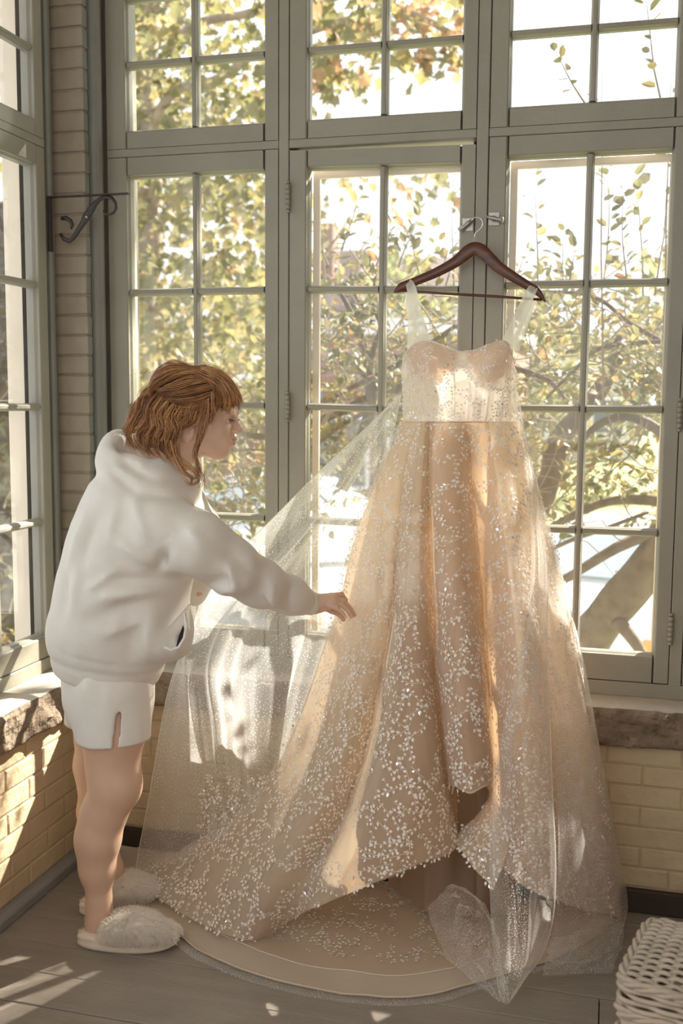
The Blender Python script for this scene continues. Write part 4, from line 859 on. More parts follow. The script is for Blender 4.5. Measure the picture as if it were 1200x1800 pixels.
m_skin=mat('fair_skin',(.70,.465,.335),.5,.05,9,.04,90,spec=.35,dirt=(.66,.37,.26),dscale=30,dpos=.66); m_skin.node_tree.nodes['Principled BSDF'].inputs['Subsurface Weight'].default_value=.12; m_skin.node_tree.nodes['Principled BSDF'].inputs['Subsurface Radius'].default_value=(.02,.008,.004)
m_hood=mat('white_sweat_fabric',(.77,.73,.67),.85,.02,30,.10,220,spec=.15); m_short=mat('white_shorts_fabric',(.79,.755,.70),.8,.02,30,.08,200,spec=.15)
m_hair=mat('copper_blond_hair',(.29,.115,.038),.38,.35,30,spec=.6,trans=.15); m_hairl=mat('light_copper_hair',(.68,.36,.14),.36,.25,30,spec=.6,trans=.25)
m_hcap=mat('copper_hair_base',(.11,.042,.016),.55,.3,40,.5,80,stretch=(6,1,1))
m_lip=mat('lip',(.60,.22,.18),.4,.05); m_eye=mat('eye_white',(.80,.78,.75),.2,.02,spec=.6); m_iris=mat('blue_grey_iris',(.18,.22,.26),.2,.2,40,spec=.6); m_lash=mat('dark_lashes',(.07,.035,.02),.6,.1)
m_fur=mat('cream_fur',(.93,.88,.80),.85,.04,12,spec=.1,trans=.4); m_sole=mat('cream_sole',(.80,.70,.56),.7,.05,20)
pw=tag(empty('person',(-1.36,2.62,0)),'woman with wavy copper hair in white hoodie and shorts, leaning to hold the dress tulle','person')
# --- bare body: legs, arms, neck, hands (one mesh)
HC=Q(359,727,2.665); ty=R(11); yw=R(7)
RH=(Matrix.Rotation(yw,3,'Z')@Matrix.Rotation(ty,3,'Y')); RHn=np.array(RH)       # local->world
def hl(p): return HC+RHn@np.array(p,float)
def sdf_legs(X):
    N1=[(Q(200,1190,2.59),.095),(Q(199,1290,2.57),.084),(Q(198,1345,2.57),.070),(Q(200,1385,2.56),.064),(Q(187,1425,2.555),.056),(Q(174,1475,2.55),.057),(Q(172,1530,2.55),.044),(Q(174,1590,2.555),.0325),(Q(174,1618,2.555),.033)]
    F1=[(Q(186,1190,2.68),.093),(Q(182,1290,2.70),.080),(Q(172,1345,2.72),.067),(Q(178,1385,2.72),.062),(Q(170,1425,2.73),.054),(Q(174,1475,2.74),.055),(Q(188,1530,2.75),.044),(Q(190,1562,2.76),.033),(Q(186,1588,2.76),.035)]
    d=smin(chain(X,N1,.03),chain(X,F1,.03),.01)
    d=smin(d,ell(X,Q(222,1382,2.56),(.032,.045,.045)),.04)                     # knee cap
    d=smin(d,ell(X,Q(163,1470,2.55),(.030,.040,.095)),.05)                     # calf
    for a,h,t,az in ((Q(174,1618,2.555),Q(168,1636,2.545),Q(283,1648,2.60),0),(Q(186,1584,2.76),Q(178,1596,2.75),Q(250,1572,2.88),0)):
        d=smin(d,cone(X,a,h,.032,.025),.02); f=np.array(t)-np.array(h); mid=np.array(h)+f*.5+np.array([0,0,.012]); d=smin(d,cone(X,a,mid,.030,.024),.03); d=smin(d,cone(X,mid,t,.024,.012),.02); d=smin(d,cone(X,h,mid,.023,.020),.02)
    return d
def seg(px,py,Y): return Q(px,py,Y-max(0,min(1,(px-552)/25))*.034)
def sdf_hand(X):
    w=seg(552,1063,2.865); k=seg(584,1055,2.885)
    d=cone(X,seg(520,1055,2.81),w,.030,.024); d=smin(d,ell(X,(w+k)/2,(.036,.015,.022)),.022); d=smin(d,cone(X,w,k,.021,.019),.02)
    FG=[([(582,1047,2.897),(600,1045,2.925),(607,1055,2.945),(605,1063,2.945)],.0088),([(583,1052,2.888),(603,1056,2.905),(614,1068,2.918),(623,1081,2.93)],.0090),([(581,1058,2.878),(599,1062,2.888),(611,1073,2.895),(618,1084,2.903)],.0086),([(577,1065,2.870),(591,1069,2.874),(601,1076,2.878),(607,1084,2.884)],.0076),([(566,1066,2.895),(583,1074,2.925),(595,1079,2.94),(603,1089,2.94)],.0100)]
    for pts,r in FG:
        c=[(seg(*p),r*(1-.11*i)) for i,p in enumerate(pts)]; f=chain(X,c,.003); d=smin(d,f,.0065)
    return d
def sdf_head(Xw):
    X=(Xw-HC)@RHn
    d=ell(X,(-.012,0,.030),(.094,.073,.085)); d=smin(d,ell(X,(.030,0,-.025),(.056,.057,.082)),.03)
    for s in(1,-1):
        d=smin(d,cone(X,(-.022,s*.048,-.048),(.050,s*.012,-.092),.022,.018),.025); d=smin(d,ell(X,(.056,s*.034,-.030),(.026,.024,.026)),.02); d=smin(d,ell(X,(.076,s*.024,.016),(.014,.024,.010)),.014)
    d=smin(d,ell(X,(.064,0,-.094),(.021,.020,.017)),.02); d=smin(d,ell(X,(.074,0,-.060),(.022,.028,.024)),.02)
    for s in(1,-1): d=smax(d,-ell(X,(.090,s*.031,-.001),(.013,.016,.011)),.010)
    d=smin(d,cone(X,(.083,0,.002),(.106,0,-.024),.0075,.0088),.012); 
    for s in(1,-1): d=smin(d,ell(X,(.096,s*.010,-.029),(.011,.007,.006)),.006)
    d=smin(d,ell(X,(.0925,0,-.0525),(.009,.021,.0058)),.006); d=smin(d,ell(X,(.0895,0,-.0655),(.009,.018,.0068)),.006); d=smax(d,-ell(X,(.102,0,-.0592),(.010,.026,.0018)),.003)
    for s in(1,-1):
        Re=np.array(Matrix.Rotation(R(-12),3,'Y')); c=(-.020,s*.067,-.046); e=ell(X,c,(.020,.010,.032),Re); e=smax(e,-ell(X,(c[0]+.003,s*.075,c[2]+.003),(.011,.007,.019),Re),.004); d=smin(d,e,.006)
        d=smin(d,ell(X,(.090-.021,s*.031,.001),(.0145,.0165,.0145)),.004)
        d=smax(d,-ell(X,(.088,s*.031,-.0035),(.011,.013,.0042)),.003)
    d=smin(d,cone(X,(-.025,0,-.055),(-.030,0,-.075),.050,.052),.03)
    nb=(Q(268,850,2.64)-HC)@RHn
    d=smin(d,cone(X,(-.030,0,-.065),nb,.050,.062),.03)
    return d
def sdf_core(X):
    d=chain(X,[(Q(192,1180,2.64),.115),(Q(205,1080,2.63),.12),(Q(235,950,2.63),.12),(Q(255,890,2.63),.10)],.05)
    d=smin(d,chain(X,[(Q(298,925,2.56),.045),(Q(400,1000,2.64),.038),(Q(520,1055,2.81),.027)],.03),.03)
    return smin(d,chain(X,[(Q(330,900,2.74),.045),(Q(366,975,2.82),.036),(Q(347,1035,2.84),.022),(Q(337,1052,2.85),.014)],.03),.03)
VV=[];FF=[];b0=0
for f,lo,hi,h,it in ((sdf_legs,np.array([-1.69,2.40,.0]),np.array([-1.02,2.92,.80]),.007,2),(sdf_core,np.array([-1.66,2.40,.60]),np.array([-.70,3.0,1.50]),.012,1),(sdf_hand,seg(515,1060,2.8)-np.array([.03,.07,.09]),seg(625,1060,2.93)+np.array([.03,.06,.08]),.0019,1),(sdf_head,HC-np.array([.20,.12,.26]),HC+np.array([.16,.12,.15]),.0028,1)):
    V,F=surf_nets(f,lo,hi,h); V=laplace(V,F,it); VV.append(V); FF.append(F+b0); b0+=len(V)
body=mesh('body',np.concatenate(VV),np.concatenate(FF),m_skin,pw,True)
# face details
for s in(1,-1):
    e=MB(); c=hl((.0725,s*.031,-.001)); nrm=RHn@np.array([1,0,0]); n=14
    e.lathe([(.0118*math.sin(math.pi*(i+.001)/10),-.0118*math.cos(math.pi*i/10)) for i in range(11)],c,n,Vector(RHn@np.array([1,.12*s,-.25]))); e.build('eyeball',m_eye,pw,True)
    ax=Vector(RHn@np.array([1,.12*s,-.25])).normalized(); MB().lathe([(.0001,.0012),(.0035,.0010),(.0058,0)][::-1],Vector(c)+ax*.0106,14,ax).build('iris',m_iris,pw,True)
    lash=MB()
    for k in range(16):
        t=k/15; a=-1.1+2.2*t; p=np.array([.0845-abs(a)**2*.004,s*.031+math.sin(a)*.0135,.0030-abs(a)**2*.0022]); q=p+np.array([.009,.004*math.sin(a)*1.,-.002]); lash.tube([hl(p),hl((p+q)/2+np.array([0,0,-.0012])),hl(q)],[.0007,.0005,.0002],3,False)
    lash.tube([hl([.0845-abs(a)**2*.004,s*.031+math.sin(a)*.0135,.0030-abs(a)**2*.0022]) for a in np.linspace(-1.1,1.1,9)],.0009,5); lash.build('eyelashes',m_lash,pw)
    bw=MB()
    for k in range(40):
        t=k/39; p=np.array([.086-.016*t*t,s*(.012+.036*t),.021+.004*math.sin(t*3)]); bw.tube([hl(p),hl(p+np.array([-.001,s*.006,.002]))],[.0007,.0002],3,False)
    bw.build('eyebrow',m_hair,pw)
lp=MB(); 
for sgn,(cx_,cz_,rx,ry,rz_) in ((1,(.0932,-.0525,.009,.0205,.0057)),(-1,(.0902,-.0655,.009,.0175,.0066))):
    n,mn=16,8; V=[];F=[]
    for i in range(mn+1):
        for k in range(n): th=math.pi*i/mn; ph=2*math.pi*k/n; V.append(hl((cx_+rx*math.sin(th)*math.cos(ph),ry*math.cos(th),cz_+rz_*math.sin(th)*math.sin(ph))))
    for i in range(mn):
        for k in range(n): F.append((i*n+k,i*n+(k+1)%n,(i+1)*n+(k+1)%n,(i+1)*n+k))
    lp.add(V,F)
lp.build('lips',m_lip,pw,True)
nl=MB()
for (tip,prev) in (((623,1081,2.93),(614,1068,2.918)),((618,1084,2.903),(611,1073,2.895)),((607,1084,2.884),(601,1076,2.878))):
    a=Vector(seg(*tip)); d=(a-Vector(seg(*prev))).normalized(); o=(Vector((0,-1,0))+Vector((.3,0,.6))).normalized(); o=(o-d*o.dot(d)).normalized(); s=d.cross(o); c=a+o*.0052-d*.002
    nl.add([c-s*.0035-d*.004,c+s*.0035-d*.004,c+s*.0030+d*.004,c+d*.0062,c-s*.0030+d*.004],[(0,1,2,3,4)])
nl.build('fingernails',mat('nail',(.82,.58,.48),.3,.02),pw)
# --- hoodie
planeA=Q(95,1168,2.62); planeB=Q(276,1210,2.62)
def torso(X):
    d=chain(X,[(Q(188,1168,2.63),.140),(Q(200,1100,2.625),.164),(Q(220,1020,2.62),.166),(Q(236,945,2.62),.158),(Q(252,885,2.625),.130),(Q(262,860,2.63),.105)],.07)
    d=smin(d,ell(X,Q(300,1115,2.60),(.050,.10,.075)),.045)
    d=smin(d,ell(X,Q(145,1110,2.63),(.075,.13,.085)),.05)
    return d
def sleeve(X):
    d=chain(X,[(Q(285,925,2.53),.088),(Q(345,955,2.545),.083),(Q(400,992,2.60),.074),(Q(460,1026,2.70),.063),(Q(506,1046,2.79),.053),(Q(528,1055,2.83),.045)],.03); return d
def sleeve2(X): return chain(X,[(Q(318,895,2.73),.078),(Q(350,940,2.79),.068),(Q(360,985,2.84),.060),(Q(340,1040,2.86),.045)],.04)
def folds(X):
    f=0
    # drag creases: oblique ridges across the back and along the sleeve
    def ridge(a,b,r,amp,X=X):
        nonlocal f
        a=np.array(a);b=np.array(b); d=b-a; a2=a[[0,2]];d2=d[[0,2]];X2=X[...,[0,2]]; t=np.clip(((X2-a2)@d2)/(d2@d2),0,1); ds=np.linalg.norm(X2-(a2+t[...,None]*d2),axis=-1); f=f+1.5*amp*np.exp(-(ds/r)**2)*np.sin(np.pi*np.clip(t*.9+.05,0,1))*np.clip((2.66+.9*np.clip(a[0]+1.05,0,1)-X[...,1])*8,0,1)
    Yn=2.46
    for a,b,r,am in [((285,1010),(200,935),.020,.014),((280,1030),(170,1010),.018,-.012),((275,1040),(180,1050),.018,.012),((262,1045),(150,1095),.02,-.008),((140,985),(135,1080),.018,.008),((118,990),(112,1090),.016,-.006),((268,950),(225,870),.018,.010),((300,960),(262,1010),.014,-.014),
((150,890),(118,1010),.016,.008),((175,900),(150,1000),.014,-.007),((205,880),(195,960),.016,.007),((180,808),(250,848),.009,-.011),((250,848),(318,856),.009,-.010),((196,790),(262,826),.009,-.010),((262,826),(330,838),.009,-.008),((172,826),(235,872),.010,-.010),((235,872),(300,880),.010,-.008),((215,1000),(160,1035),.012,.010),((250,1090),(180,1120),.014,.007),((100,1148),(275,1195),.005,-.003),
        ((340,915),(400,960),.016,.010),((350,1035),(430,1000),.016,-.012),((380,1045),(470,1015),.014,.010),((420,960),(470,1000),.013,-.010),((430,975),(445,1050),.012,.010),((470,995),(480,1070),.011,-.009),((498,1012),(500,1078),.010,.011),((515,1020),(512,1080),.008,-.009),((460,1000),(500,1070),.010,.007),
        ((265,1060),(240,1180),.020,.010),((225,1070),(215,1180),.018,-.006),((300,1050),(270,1130),.016,-.012),((310,1080),(285,1190),.014,.012)]:
        yo=2.46 if a[0]<330 else 2.50+(a[0]-330)*.0014
        ridge(Q(a[0],a[1],yo),Q(b[0],b[1],yo+(.0 if a[0]<330 else (b[0]-a[0])*.0014)),r,am)
    return f
def hood(X):
    c=Q(262,822,2.64); d=None
    def ring(c,ra,rb,tube,tilt,roll,sq=1.):
        Rm=np.array(Matrix.Rotation(tilt,3,'Y')@Matrix.Rotation(roll,3,'X')); q=(X-c)@Rm
        rad=np.sqrt((q[...,0]/ra)**2+(q[...,1]/rb)**2)+1e-9; dist=(rad-1)*min(ra,rb); return np.sqrt(dist**2+(q[...,2]*sq)**2)-tube
    d=ring(Q(268,848,2.635),.100,.105,.036,R(14),R(12)); d=smin(d,ring(Q(256,828,2.635),.105,.105,.027,R(20),R(12),.9),.012)
    d=smin(d,ring(Q(244,806,2.64),.088,.092,.017,R(28),R(10),.8),.010)
    d=smin(d,ell(X,Q(204,806,2.64),(.032,.08,.050)),.03)
    d=smin(d,ell(X,Q(212,775,2.66),(.030,.07,.028),np.array(Matrix.Rotation(R(35),3,'Y'))),.02)
    return d
def sdf_hoodie(X):
    d=smin(torso(X),sleeve(X),.05); d=smin(d,sleeve2(X),.05); h=hood(X); hd=smin(d,h,.014)
    _n=np.array([planeB[2]-planeA[2],0,-(planeB[0]-planeA[0])]); _n=_n/np.linalg.norm(_n); _hd=(X-planeA)@_n; hd=hd-folds(X)-fbm(X*np.array([9,9,6])+2,2)*.007-fbm(X*np.array([26,26,12])+7,2)*.0035+.003*np.exp(-((_hd+.055)/.0055)**2)-.004*np.clip((_hd+.05)*60,0,1)
    # seam groove at the armhole
    a=Q(352,912,2.47);b=Q(266,962,2.44);c=Q(266,1015,2.46); 
    gr=np.minimum(cone(X,a,b,0,0),cone(X,b,c,0,0)); hd=hd+.004*np.exp(-(gr/.006)**2)
    n=np.array([planeB[2]-planeA[2],0,-(planeB[0]-planeA[0])]); n=n/np.linalg.norm(n); hd=smax(hd,(X-planeA)@n,.006)
    # open neck
    hd=smax(hd,-cone(X,Q(262,800,2.64),Q(285,745,2.65),.062,.085),.012)
    # kangaroo pocket opening
    hd=smax(hd,-ell(X,Q(322,1118,2.55),(.010,.05,.030)),.004)
    return hd
V,F=surf_nets(sdf_hoodie,(-1.69,2.38,.60),(-.70,2.99,1.52),.0078); V=laplace(V,F,1); V[:,0]=np.maximum(V[:,0],-1.692)
ho=mesh('hoodie',V,F,m_hood,pw,True)
# cuff and hem bands, pocket edge, drawcord ends
def sdf_cuff(X): 
    d=cone(X,Q(526,1055,2.825),Q(551,1062,2.862),.040,.034); ax=(Q(551,1062,2.862)-Q(526,1055,2.825)); L=np.linalg.norm(ax); ax/=L; t=(X-Q(526,1055,2.825))@ax
    d=smax(d,t-L,.003); d=smax(d,-t-.002,.003); return smax(d,-cone(X,Q(540,1059,2.845),Q(565,1066,2.88),.027,.027),.003)
V,F=surf_nets(sdf_cuff,Q(520,1058,2.8)-.08,Q(555,1060,2.87)+.08,.003); mesh('sleeve_cuff',laplace(V,F,1),F,m_hood,pw,True)
MB().tube([Q(x,y,Y) for x,y,Y in ((324,1078,2.50),(328,1100,2.49),(324,1122,2.475),(314,1138,2.465),(300,1143,2.46),(288,1137,2.455))],.0045,8).build('pocket_edge',m_hood,pw,True)
o=mesh('pocket_gap_patch',[Q(x,y,2.505) for x,y in ((322,1098),(325,1112),(321,1133),(309,1138),(314,1118))],[(0,1,2,3,4)],mat('black_gap',(.02,.018,.02),.8,.1),pw); o['label']='black patch in the pocket gap'  # flat black patch added where the pocket gap shows dark
# --- shorts
sh0=Q(125,1278,2.62)
def sdf_shorts(X):
    d=cone(X,Q(190,1160,2.635),Q(192,1225,2.635),.132,.130); l1=cone(X,Q(195,1215,2.575),Q(200,1300,2.565),.108,.103); l2=cone(X,Q(180,1215,2.70),Q(172,1300,2.715),.108,.100)
    d=smin(smin(d,l1,.04),l2,.04); d=d-fbm(X*np.array([14,14,5])+8,2)*.007
    for (x,y,Y,r,a) in ((150,1200,2.47,.02,.008),(172,1210,2.46,.014,-.007),(240,1215,2.47,.018,.008),(222,1200,2.46,.012,-.006),(262,1240,2.5,.014,-.006)): d=d-a*np.exp(-(np.linalg.norm((X-Q(x,y,Y))*np.array([1,1,.3]),axis=-1)/r)**2)
    zz=Q(190,1290,2.6)[2]; d=smax(d,zz-X[...,2]-.10*(X[...,0]+1.35)*(-.35),.004)
    sl=Q(197,1285,2.46); d=smax(d,-(np.maximum(np.abs(X[...,0]-sl[0]-(X[...,2]-sl[2])*.05)-.0035*np.clip((sl[2]+.055-X[...,2])/.03,0,1)*1.6,np.maximum(X[...,2]-(sl[2]+.055),X[...,1]-2.56))),.002)
    inner=smin(cone(X,Q(197,1240,2.575),Q(200,1330,2.565),.093,.096),cone(X,Q(178,1240,2.70),Q(172,1330,2.715),.093,.093),.02); return smax(d,-inner,.004)
V,F=surf_nets(sdf_shorts,(-1.69,2.40,.50),(-1.10,2.90,.85),.0055); mesh('shorts',laplace(V,F,1),F,m_short,pw,True)
# --- hair
def sdf_cap(Xw):
    X=(Xw-HC)@RHn; d=ell(X,(-.020,0,.036),(.105,.081,.090)); d=smax(d,-(ell(X,(.075,0,-.060),(.100,.12,.085))),.02)
    w=lambda x,y,Y,r:(Q(x,y,Y),r)
    b=chain(Xw,[(Q(300,690,2.66),.050),(Q(275,730,2.65),.048),(Q(265,765,2.64),.036)],.04); d=smin(d,b,.04)
    d=smin(d,chain(Xw,[(Q(295,740,2.61),.028),(Q(286,775,2.60),.020),(Q(296,800,2.59),.010)],.02),.02)
    return d-fbm(Xw*np.array([60,60,14]),2)*.006
V,F=surf_nets(sdf_cap,HC-np.array([.22,.14,.20]),HC+np.array([.16,.14,.16]),.004); hc=mesh('hair',laplace(V,F,1),F,m_hcap,pw,True)
strM=[MB(),MB()]
def lock(guide,n,spread,curl=0.,cf=3.,r=.0009,endsp=1.,light=.3,nn=16):
    g=np.array([Q(*p) for p in guide]); s=spl(g,6); L=np.linspace(0,len(s)-1,nn)
    g=np.stack([np.interp(L,np.arange(len(s)),s[:,j]) for j in range(3)],1)
    for k in range(n):
        o=rng.normal(size=3)*spread*np.array([1,.7,1]); ph=rng.uniform(0,6.28); cc=curl*rng.uniform(.4,1.3); o2=rng.normal(size=3)*spread*.5; pts=[]
        cut=rng.uniform(.74,1.)
        for i in range(nn):
            t=i/(nn-1); sc=.45+.55*math.sin(math.pi*min(1,t*1.1))+ (endsp-1)*t
            w_=cc*t; off=o*sc+o2*t*t+np.array([math.cos(ph*.2+cf*6.28*t),math.sin(ph*.2+cf*6.28*t)*.8,math.sin(cf*6.28*t+.6)*.3])*w_
            ii=t*cut*(nn-1); a=int(min(ii,nn-2)); f=ii-a; pts.append(g[a]*(1-f)+g[a+1]*f+off)
        strM[1 if rng.random()<light else 0].tube(pts,[r*(1-.6*i/nn) for i in range(nn)],3,False)
# bangs
for j in range(26):
    t=j/25; Y0=2.60+.09*rng.random(); Yn=2.585+.15*(j%5)/4
    ex=426-62*t+rng.uniform(-4,4); ey=716+26*t+rng.uniform(-14,10)
    lock([(338-14*t,651+2*t,Y0),(368-16*t,650+8*t,Yn-.01),(400-22*t,667+9*t,Yn-.015),(420-38*t,694+10*t,Yn-.012),(ex,ey,Yn)],34,.0055,.0,1,light=.55)
# swept back to the tie
for (a,b,c,d_) in [((385,676),(350,682),(312,690),(276,690)),((375,690),(345,702),(308,706),(274,694)),((350,654),(318,656),(292,668),(272,684)),((335,648),(305,655),(284,668),(268,684)),((365,664),(330,670),(300,680),(272,688)),((368,702),(340,716),(306,716),(276,700)),((330,647),(300,650),(276,664),(262,682)),((372,712),(340,728),(305,728),(276,706))]:
    for dy in (0,1,2): lock([(a[0],a[1],2.585+.03*dy),(b[0],b[1]-4*dy,2.575+.03*dy),(c[0],c[1]-4*dy,2.58+.035*dy),(d_[0],d_[1],2.62+.03*dy)],42,.006,.001,2,light=.35)
for k in range(3): lock([(300,652,2.64),(282,664,2.60),(268,680,2.60),(262,695,2.61)],40,.006,.002,2,light=.4)
# hanging waves at the back: separate curling locks
for gd,n_,cu in [([(268,684,2.62),(246,704,2.61),(240,728,2.60),(226,748,2.60),(228,772,2.60),(246,790,2.60)],34,.007),([(270,690,2.67),(244,712,2.67),(236,738,2.67),(222,758,2.65),(232,782,2.64),(252,788,2.62)],40,.008),
    ([(274,694,2.61),(258,716,2.59),(256,738,2.585),(238,758,2.58),(244,782,2.58),(262,796,2.58)],36,.007),([(284,700,2.59),(270,724,2.575),(272,746,2.57),(256,766,2.57),(262,790,2.57),(282,804,2.57)],36,.007),
    ([(294,706,2.58),(282,730,2.57),(286,752,2.565),(272,774,2.56),(280,798,2.56),(300,812,2.56)],36,.006),([(306,712,2.575),(294,734,2.565),(300,756,2.56),(290,780,2.56),(298,804,2.56),(314,818,2.56)],34,.006),
    ([(318,716,2.575),(306,738,2.565),(312,756,2.56),(306,778,2.56),(312,802,2.56),(326,824,2.56)],28,.005),([(266,700,2.71),(242,724,2.70),(240,748,2.69),(226,768,2.68),(238,790,2.67)],34,.008),([(262,682,2.63),(248,700,2.62),(250,722,2.61),(236,742,2.60),(226,766,2.60)],30,.006),
    ([(262,688,2.66),(240,712,2.66),(228,738,2.65),(220,762,2.65),(236,778,2.64)],36,.007),([(300,706,2.60),(280,730,2.59),(268,756,2.59),(258,782,2.59),(272,800,2.59)],60,.008),([(322,712,2.59),(310,738,2.58),(300,770,2.575),(302,800,2.575)],50,.007),
    ([(340,708,2.58),(334,728,2.565),(326,744,2.562),(310,760,2.56)],44,.004),([(356,704,2.58),(350,724,2.57),(340,742,2.565),(322,754,2.565)],40,.004)]:
    lock(gd,n_,.0062,cu,1.5,endsp=1.1,light=.42)
# long curls by the cheek
for gd,n_ in [([(366,702,2.575),(366,726,2.57),(362,750,2.565),(352,772,2.56),(345,800,2.56),(352,822,2.56),(340,842,2.56),(322,836,2.56)],22),([(362,706,2.575),(356,736,2.565),(348,764,2.56),(342,796,2.56),(348,822,2.555),(357,838,2.555),(347,858,2.555)],18),([(308,780,2.56),(312,800,2.56),(322,816,2.55),(342,828,2.55),(350,844,2.55),(334,852,2.55),(322,842,2.55)],34),([(300,775,2.56),(310,805,2.555),(320,826,2.55),(336,838,2.55),(332,852,2.55)],34),([(372,690,2.575),(374,715,2.57),(370,738,2.567),(356,756,2.565),(346,770,2.56)],24)]:
    lock(gd,n_,.0030,.005,2.0,r=.0009,endsp=.9,light=.5,nn=24)
for k in range(40):   # flyaways
    x=rng.uniform(250,400); y=660-12*math.sin((x-250)/150*math.pi); lock([(x,y,2.64),(x-rng.uniform(-14,20),y-rng.uniform(4,12),2.64),(x-rng.uniform(-26,34),y+rng.uniform(-8,10),2.64)],1,.002,.004,1,r=.0005,light=.9)
strM[0].build('copper_strands',m_hair,hc,True)['kind']='stuff'; strM[1].build('light_strands',m_hairl,hc,True)['kind']='stuff'
# --- slippers
def slipper(heel,toe):
    h=np.array(G(*heel,0.));t=np.array(G(*toe,0.)); f=t-h; L=np.linalg.norm(f); f/=L; s=np.array([-f[1],f[0],0]); M_=np.array([f,s,[0,0,1.]]).T
    W=lambda x,y,z: h+f*x+s*y+np.array([0,0,z])
    out=[]; n=40
    for k in range(n):
        a=2*math.pi*k/n; cx_=L/2; x=cx_+math.cos(a)*L/2*1.0; wd=.050+.008*math.cos(a); out.append((x,math.copysign(abs(math.sin(a))**.8,math.sin(a))*wd))
    V=[];F=[]
    lev=[(.0,.94),(.006,1.),(.016,1.0),(.020,.97),(.026,1.01),(.036,.98),(.042,.86),(.043,.5)]
    for z,k_ in lev:
        for x,y in out: V.append(W(L/2+(x-L/2)*(k_ if k_>.9 else k_),y*k_,z+.004*(x/L)**6*3))
    for i in range(len(lev)-1):
        for k in range(n): F.append((i*n+k,i*n+(k+1)%n,(i+1)*n+(k+1)%n,(i+1)*n+k))
    F.append(tuple(range(n))[::-1]); F.append(tuple((len(lev)-1)*n+k for k in range(n)))
    so=mesh('slipper',V,F,m_sole,pw,True)
    def sd(Xw):
        X=(Xw-h)@M_
        b1=ell(X,(L*.54,-.004,.050),(.088,.060,.052),np.array(Matrix.Rotation(R(24),3,'Z'))); b2=ell(X,(L*.54,.004,.048),(.088,.060,.050),np.array(Matrix.Rotation(R(-24),3,'Z')))
        d=smin(smin(b1,b2,.006),ell(X,(L*.78,0,.036),(.068,.050,.034)),.02); d=smax(d,-cone(X,(L*.40,-.060,.085),(L*.86,-.005,.060),.004,.003),.006); d=smax(d,-cone(X,(L*.34,.060,.085),(L*.80,.005,.075),.004,.003),.006); d=smax(d,.022-X[...,2],.006); d=smax(d,-cone(X,(L*.88,-.006,.048),(L*1.1,-.01,.050),.009,.014),.005); return d-fbm(Xw*40,2)*.003
    V,F=surf_nets(sd,np.minimum(h,t)-np.array([.06,.09,.0]),np.maximum(h,t)+np.array([.06,.09,.13]),.0045); V=laplace(V,F,1); up=mesh('fur_strap',V,F,m_fur,so,True)
    # fur
    T=V[F]; nrm=np.cross(T[:,1]-T[:,0],T[:,2]-T[:,0]); ar=np.linalg.norm(nrm,axis=1); nrm/=ar[:,None]+1e-12; c=T.mean(1)
    ctr=h+f*L*.56+np.array([0,0,.03]); sg=np.sign(((c-ctr)*nrm).sum(1)); nrm*=np.sign(np.median(sg))
    ch=rng.choice(len(F),9000,p=ar/ar.sum()); Vf=[];Ff=[]
    for i in ch:
        w_=rng.dirichlet([1,1,1,1]); p=(T[i]*w_[:,None]).sum(0); nn_=nrm[i]; 
        if nn_[2]<-.3: continue
        pl=(p-h)@M_; gd=min(abs(pl[1]+.060-(pl[0]-L*.40)*.055/(L*.46)) if L*.40<pl[0]<L*.86 else 1, 1 if not(pl[0]>L*.84 and abs(pl[1]+.006)<.014) else 0); short=.3 if gd<.006 else 1.
        d=nn_*.7+f*rng.normal(.25,.25)+s*rng.normal(0,.25)+np.array([0,0,-.45]); d/=np.linalg.norm(d); ln=rng.uniform(.011,.019)*short; sd_=np.cross(d,rng.normal(size=3)); sd_/=np.linalg.norm(sd_)+1e-9; b=len(Vf)
        Vf+= [p-nn_*.001-sd_*.0009,p-nn_*.001+sd_*.0009,p+d*ln*.6+sd_*.0005,p+d*ln+np.array([0,0,-.003])]; Ff+= [(b,b+1,b+2),(b,b+2,b+3)]
    for k in range(2200):    # fluffy rim and footbed
        a=rng.uniform(0,6.283); rr=rng.uniform(.75,1.); x=L/2+math.cos(a)*L/2*rr; y=math.sin(a)*(.050+.008*math.cos(a))*rr; 
        if x>L*.9: pass
        p=W(x,y,.040); d=np.array([rng.normal(0,.5),rng.normal(0,.5),1.]); d/=np.linalg.norm(d); b=len(Vf); sd_=np.cross(d,rng.normal(size=3)); sd_/=np.linalg.norm(sd_); ln=rng.uniform(.004,.008)
        Vf+= [p-sd_*.0005,p+sd_*.0005,p+d*ln*.6,p+d*ln]; Ff+= [(b,b+1,b+2),(b,b+2,b+3)]
    fo=mesh('fur',Vf,Ff,m_fur,so); fo['kind']='stuff'; so['label']='cream fluffy slipper'
slipper((137,1659),(313,1664)); slipper((140,1607),(276,1578))
# ================================================================ BASKET
m_wick=mat('white_painted_wicker',(.47,.395,.305),.6,.16,20,.3,60,dirt=(.42,.33,.24),dscale=16,dpos=.62)
bc0=Vector((0.318,2.08,0)); ang=R(-14)
bk=tag(empty('wicker_hamper',tuple(bc0)),'white painted wicker hamper with a woven lid at the bottom right corner','basket')
ex=Vector((math.cos(ang),math.sin(ang),0)); ey=Vector((-math.sin(ang),math.cos(ang),0)); hw,hd,HT=.235,.135,.335
def corner_pts(hx,hy,rc,n):
    pts=[]; 
    for cx_,cy_,a0 in ((hx-rc,hy-rc,0),(-hx+rc,hy-rc,90),(-hx+rc,-hy+rc,180),(hx-rc,-hy+rc,270)):
        for k in range(5): a=R(a0+k*22.5); pts.append((cx_+rc*math.cos(a),cy_+rc*math.sin(a)))
    pts.append(pts[0]); s=np.array(pts); L=np.r_[0,np.cumsum(np.linalg.norm(np.diff(s,axis=0),axis=1))]; t=np.linspace(0,L[-1],n+1)[:-1]; return [(float(np.interp(v,L,s[:,0])),float(np.interp(v,L,s[:,1]))) for v in t]
NS=34
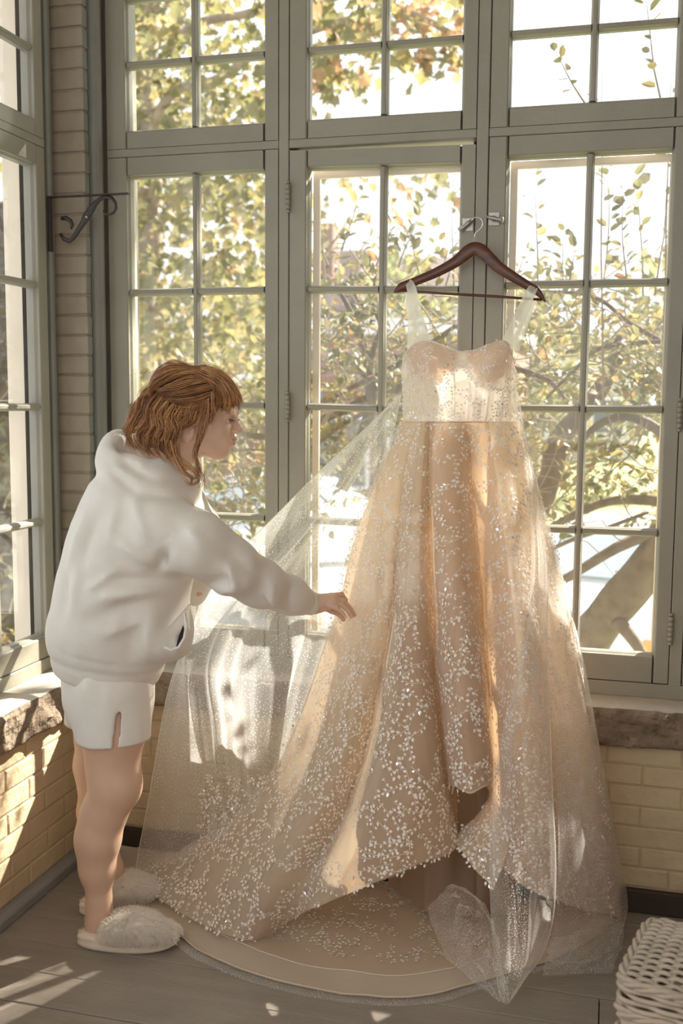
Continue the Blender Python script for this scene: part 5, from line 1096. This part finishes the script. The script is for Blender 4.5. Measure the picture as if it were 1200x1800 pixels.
def BW(x,y,z): return bc0+ex*x+ey*y+Vector((0,0,z))
ring=corner_pts(hw,hd,.03,NS)
for k,(x,y) in enumerate(ring): MB().tube([BW(x,y,.0),BW(x*1.02,y*1.02,HT*.5),BW(x*1.03,y*1.03,HT)],.0045,6).build('stake',m_wick,bk,True)
nz=0; z=.012
while z<HT-.012:
    pts=[]; fine=corner_pts(hw,hd,.03,NS*4)
    for k,(x,y) in enumerate(fine):
        ph=math.cos(math.pi*(k/4+nz)); rr=math.hypot(x,y); o=.0095*ph; s_=1+.03*z/HT; pts.append(BW(x*s_*(1+o/rr),y*s_*(1+o/rr),z+.0012*math.sin(k*.9+nz)))
    pts.append(pts[0]); MB().tube(pts,.0066,5,False).build('weaver',m_wick,bk,True); z+=.0140; nz+=1
def rope(z,hx,hy,r,n=3,name='braided_rim'):
    fine=corner_pts(hx,hy,.035,150)
    for j in range(n):
        pts=[]
        for k,(x,y) in enumerate(fine+[fine[0]]):
            a=k*.55+j*2*math.pi/n; rr=math.hypot(x,y); pts.append(BW(x*(1+math.cos(a)*r/rr),y*(1+math.cos(a)*r/rr),z+math.sin(a)*r))
        MB().tube(pts,r*.95,6,False).build(name,m_wick,bk,True)
rope(HT,hw*1.03,hd*1.03,.007)
# lid: rim band, domed woven top
lid=MB().box((0,0,0),(0,0,0)); lx0,ly0=hw*1.06,hd*1.06
rope(HT+.018,lx0,ly0,.006,3,'lid_rim')
for zz in (HT+.032,HT+.044,HT+.056,HT+.068):
    fine=corner_pts(lx0*.995,ly0*.99,.035,NS*4); pts=[]
    for k,(x,y) in enumerate(fine+[fine[0]]):
        o=.006*math.cos(math.pi*(k/4+zz*80)); rr=math.hypot(x,y); pts.append(BW(x*(1+o/rr),y*(1+o/rr),zz))
    MB().tube(pts,.0055,5,False).build('lid_weaver',m_wick,bk,True)
rope(HT+.080,lx0*.99,ly0*.98,.006,3,'lid_rim')
dz=lambda x,y: HT+.082+.028*(1-(x/lx0)**2)*(1-(y/ly0)**2)-.010*math.exp(-((x+.05)/.07)**2-((y+.02)/.06)**2)
nr_=26
for j in range(nr_):
    y=-ly0*.95+2*ly0*.95*j/(nr_-1); pts=[BW(x,y,dz(x,y)+.0045*math.cos(math.pi*(x/.028+j))) for x in np.linspace(-lx0*.96,lx0*.96,90)]
    MB().tube(pts,.0050,5).build('lid_weaver',m_wick,bk,True)
for i in range(17):
    x=-lx0*.95+2*lx0*.95*i/16; MB().tube([BW(x,y,dz(x,y)) for y in np.linspace(-ly0*.96,ly0*.96,14)],.0042,6).build('lid_stake',m_wick,bk,True)
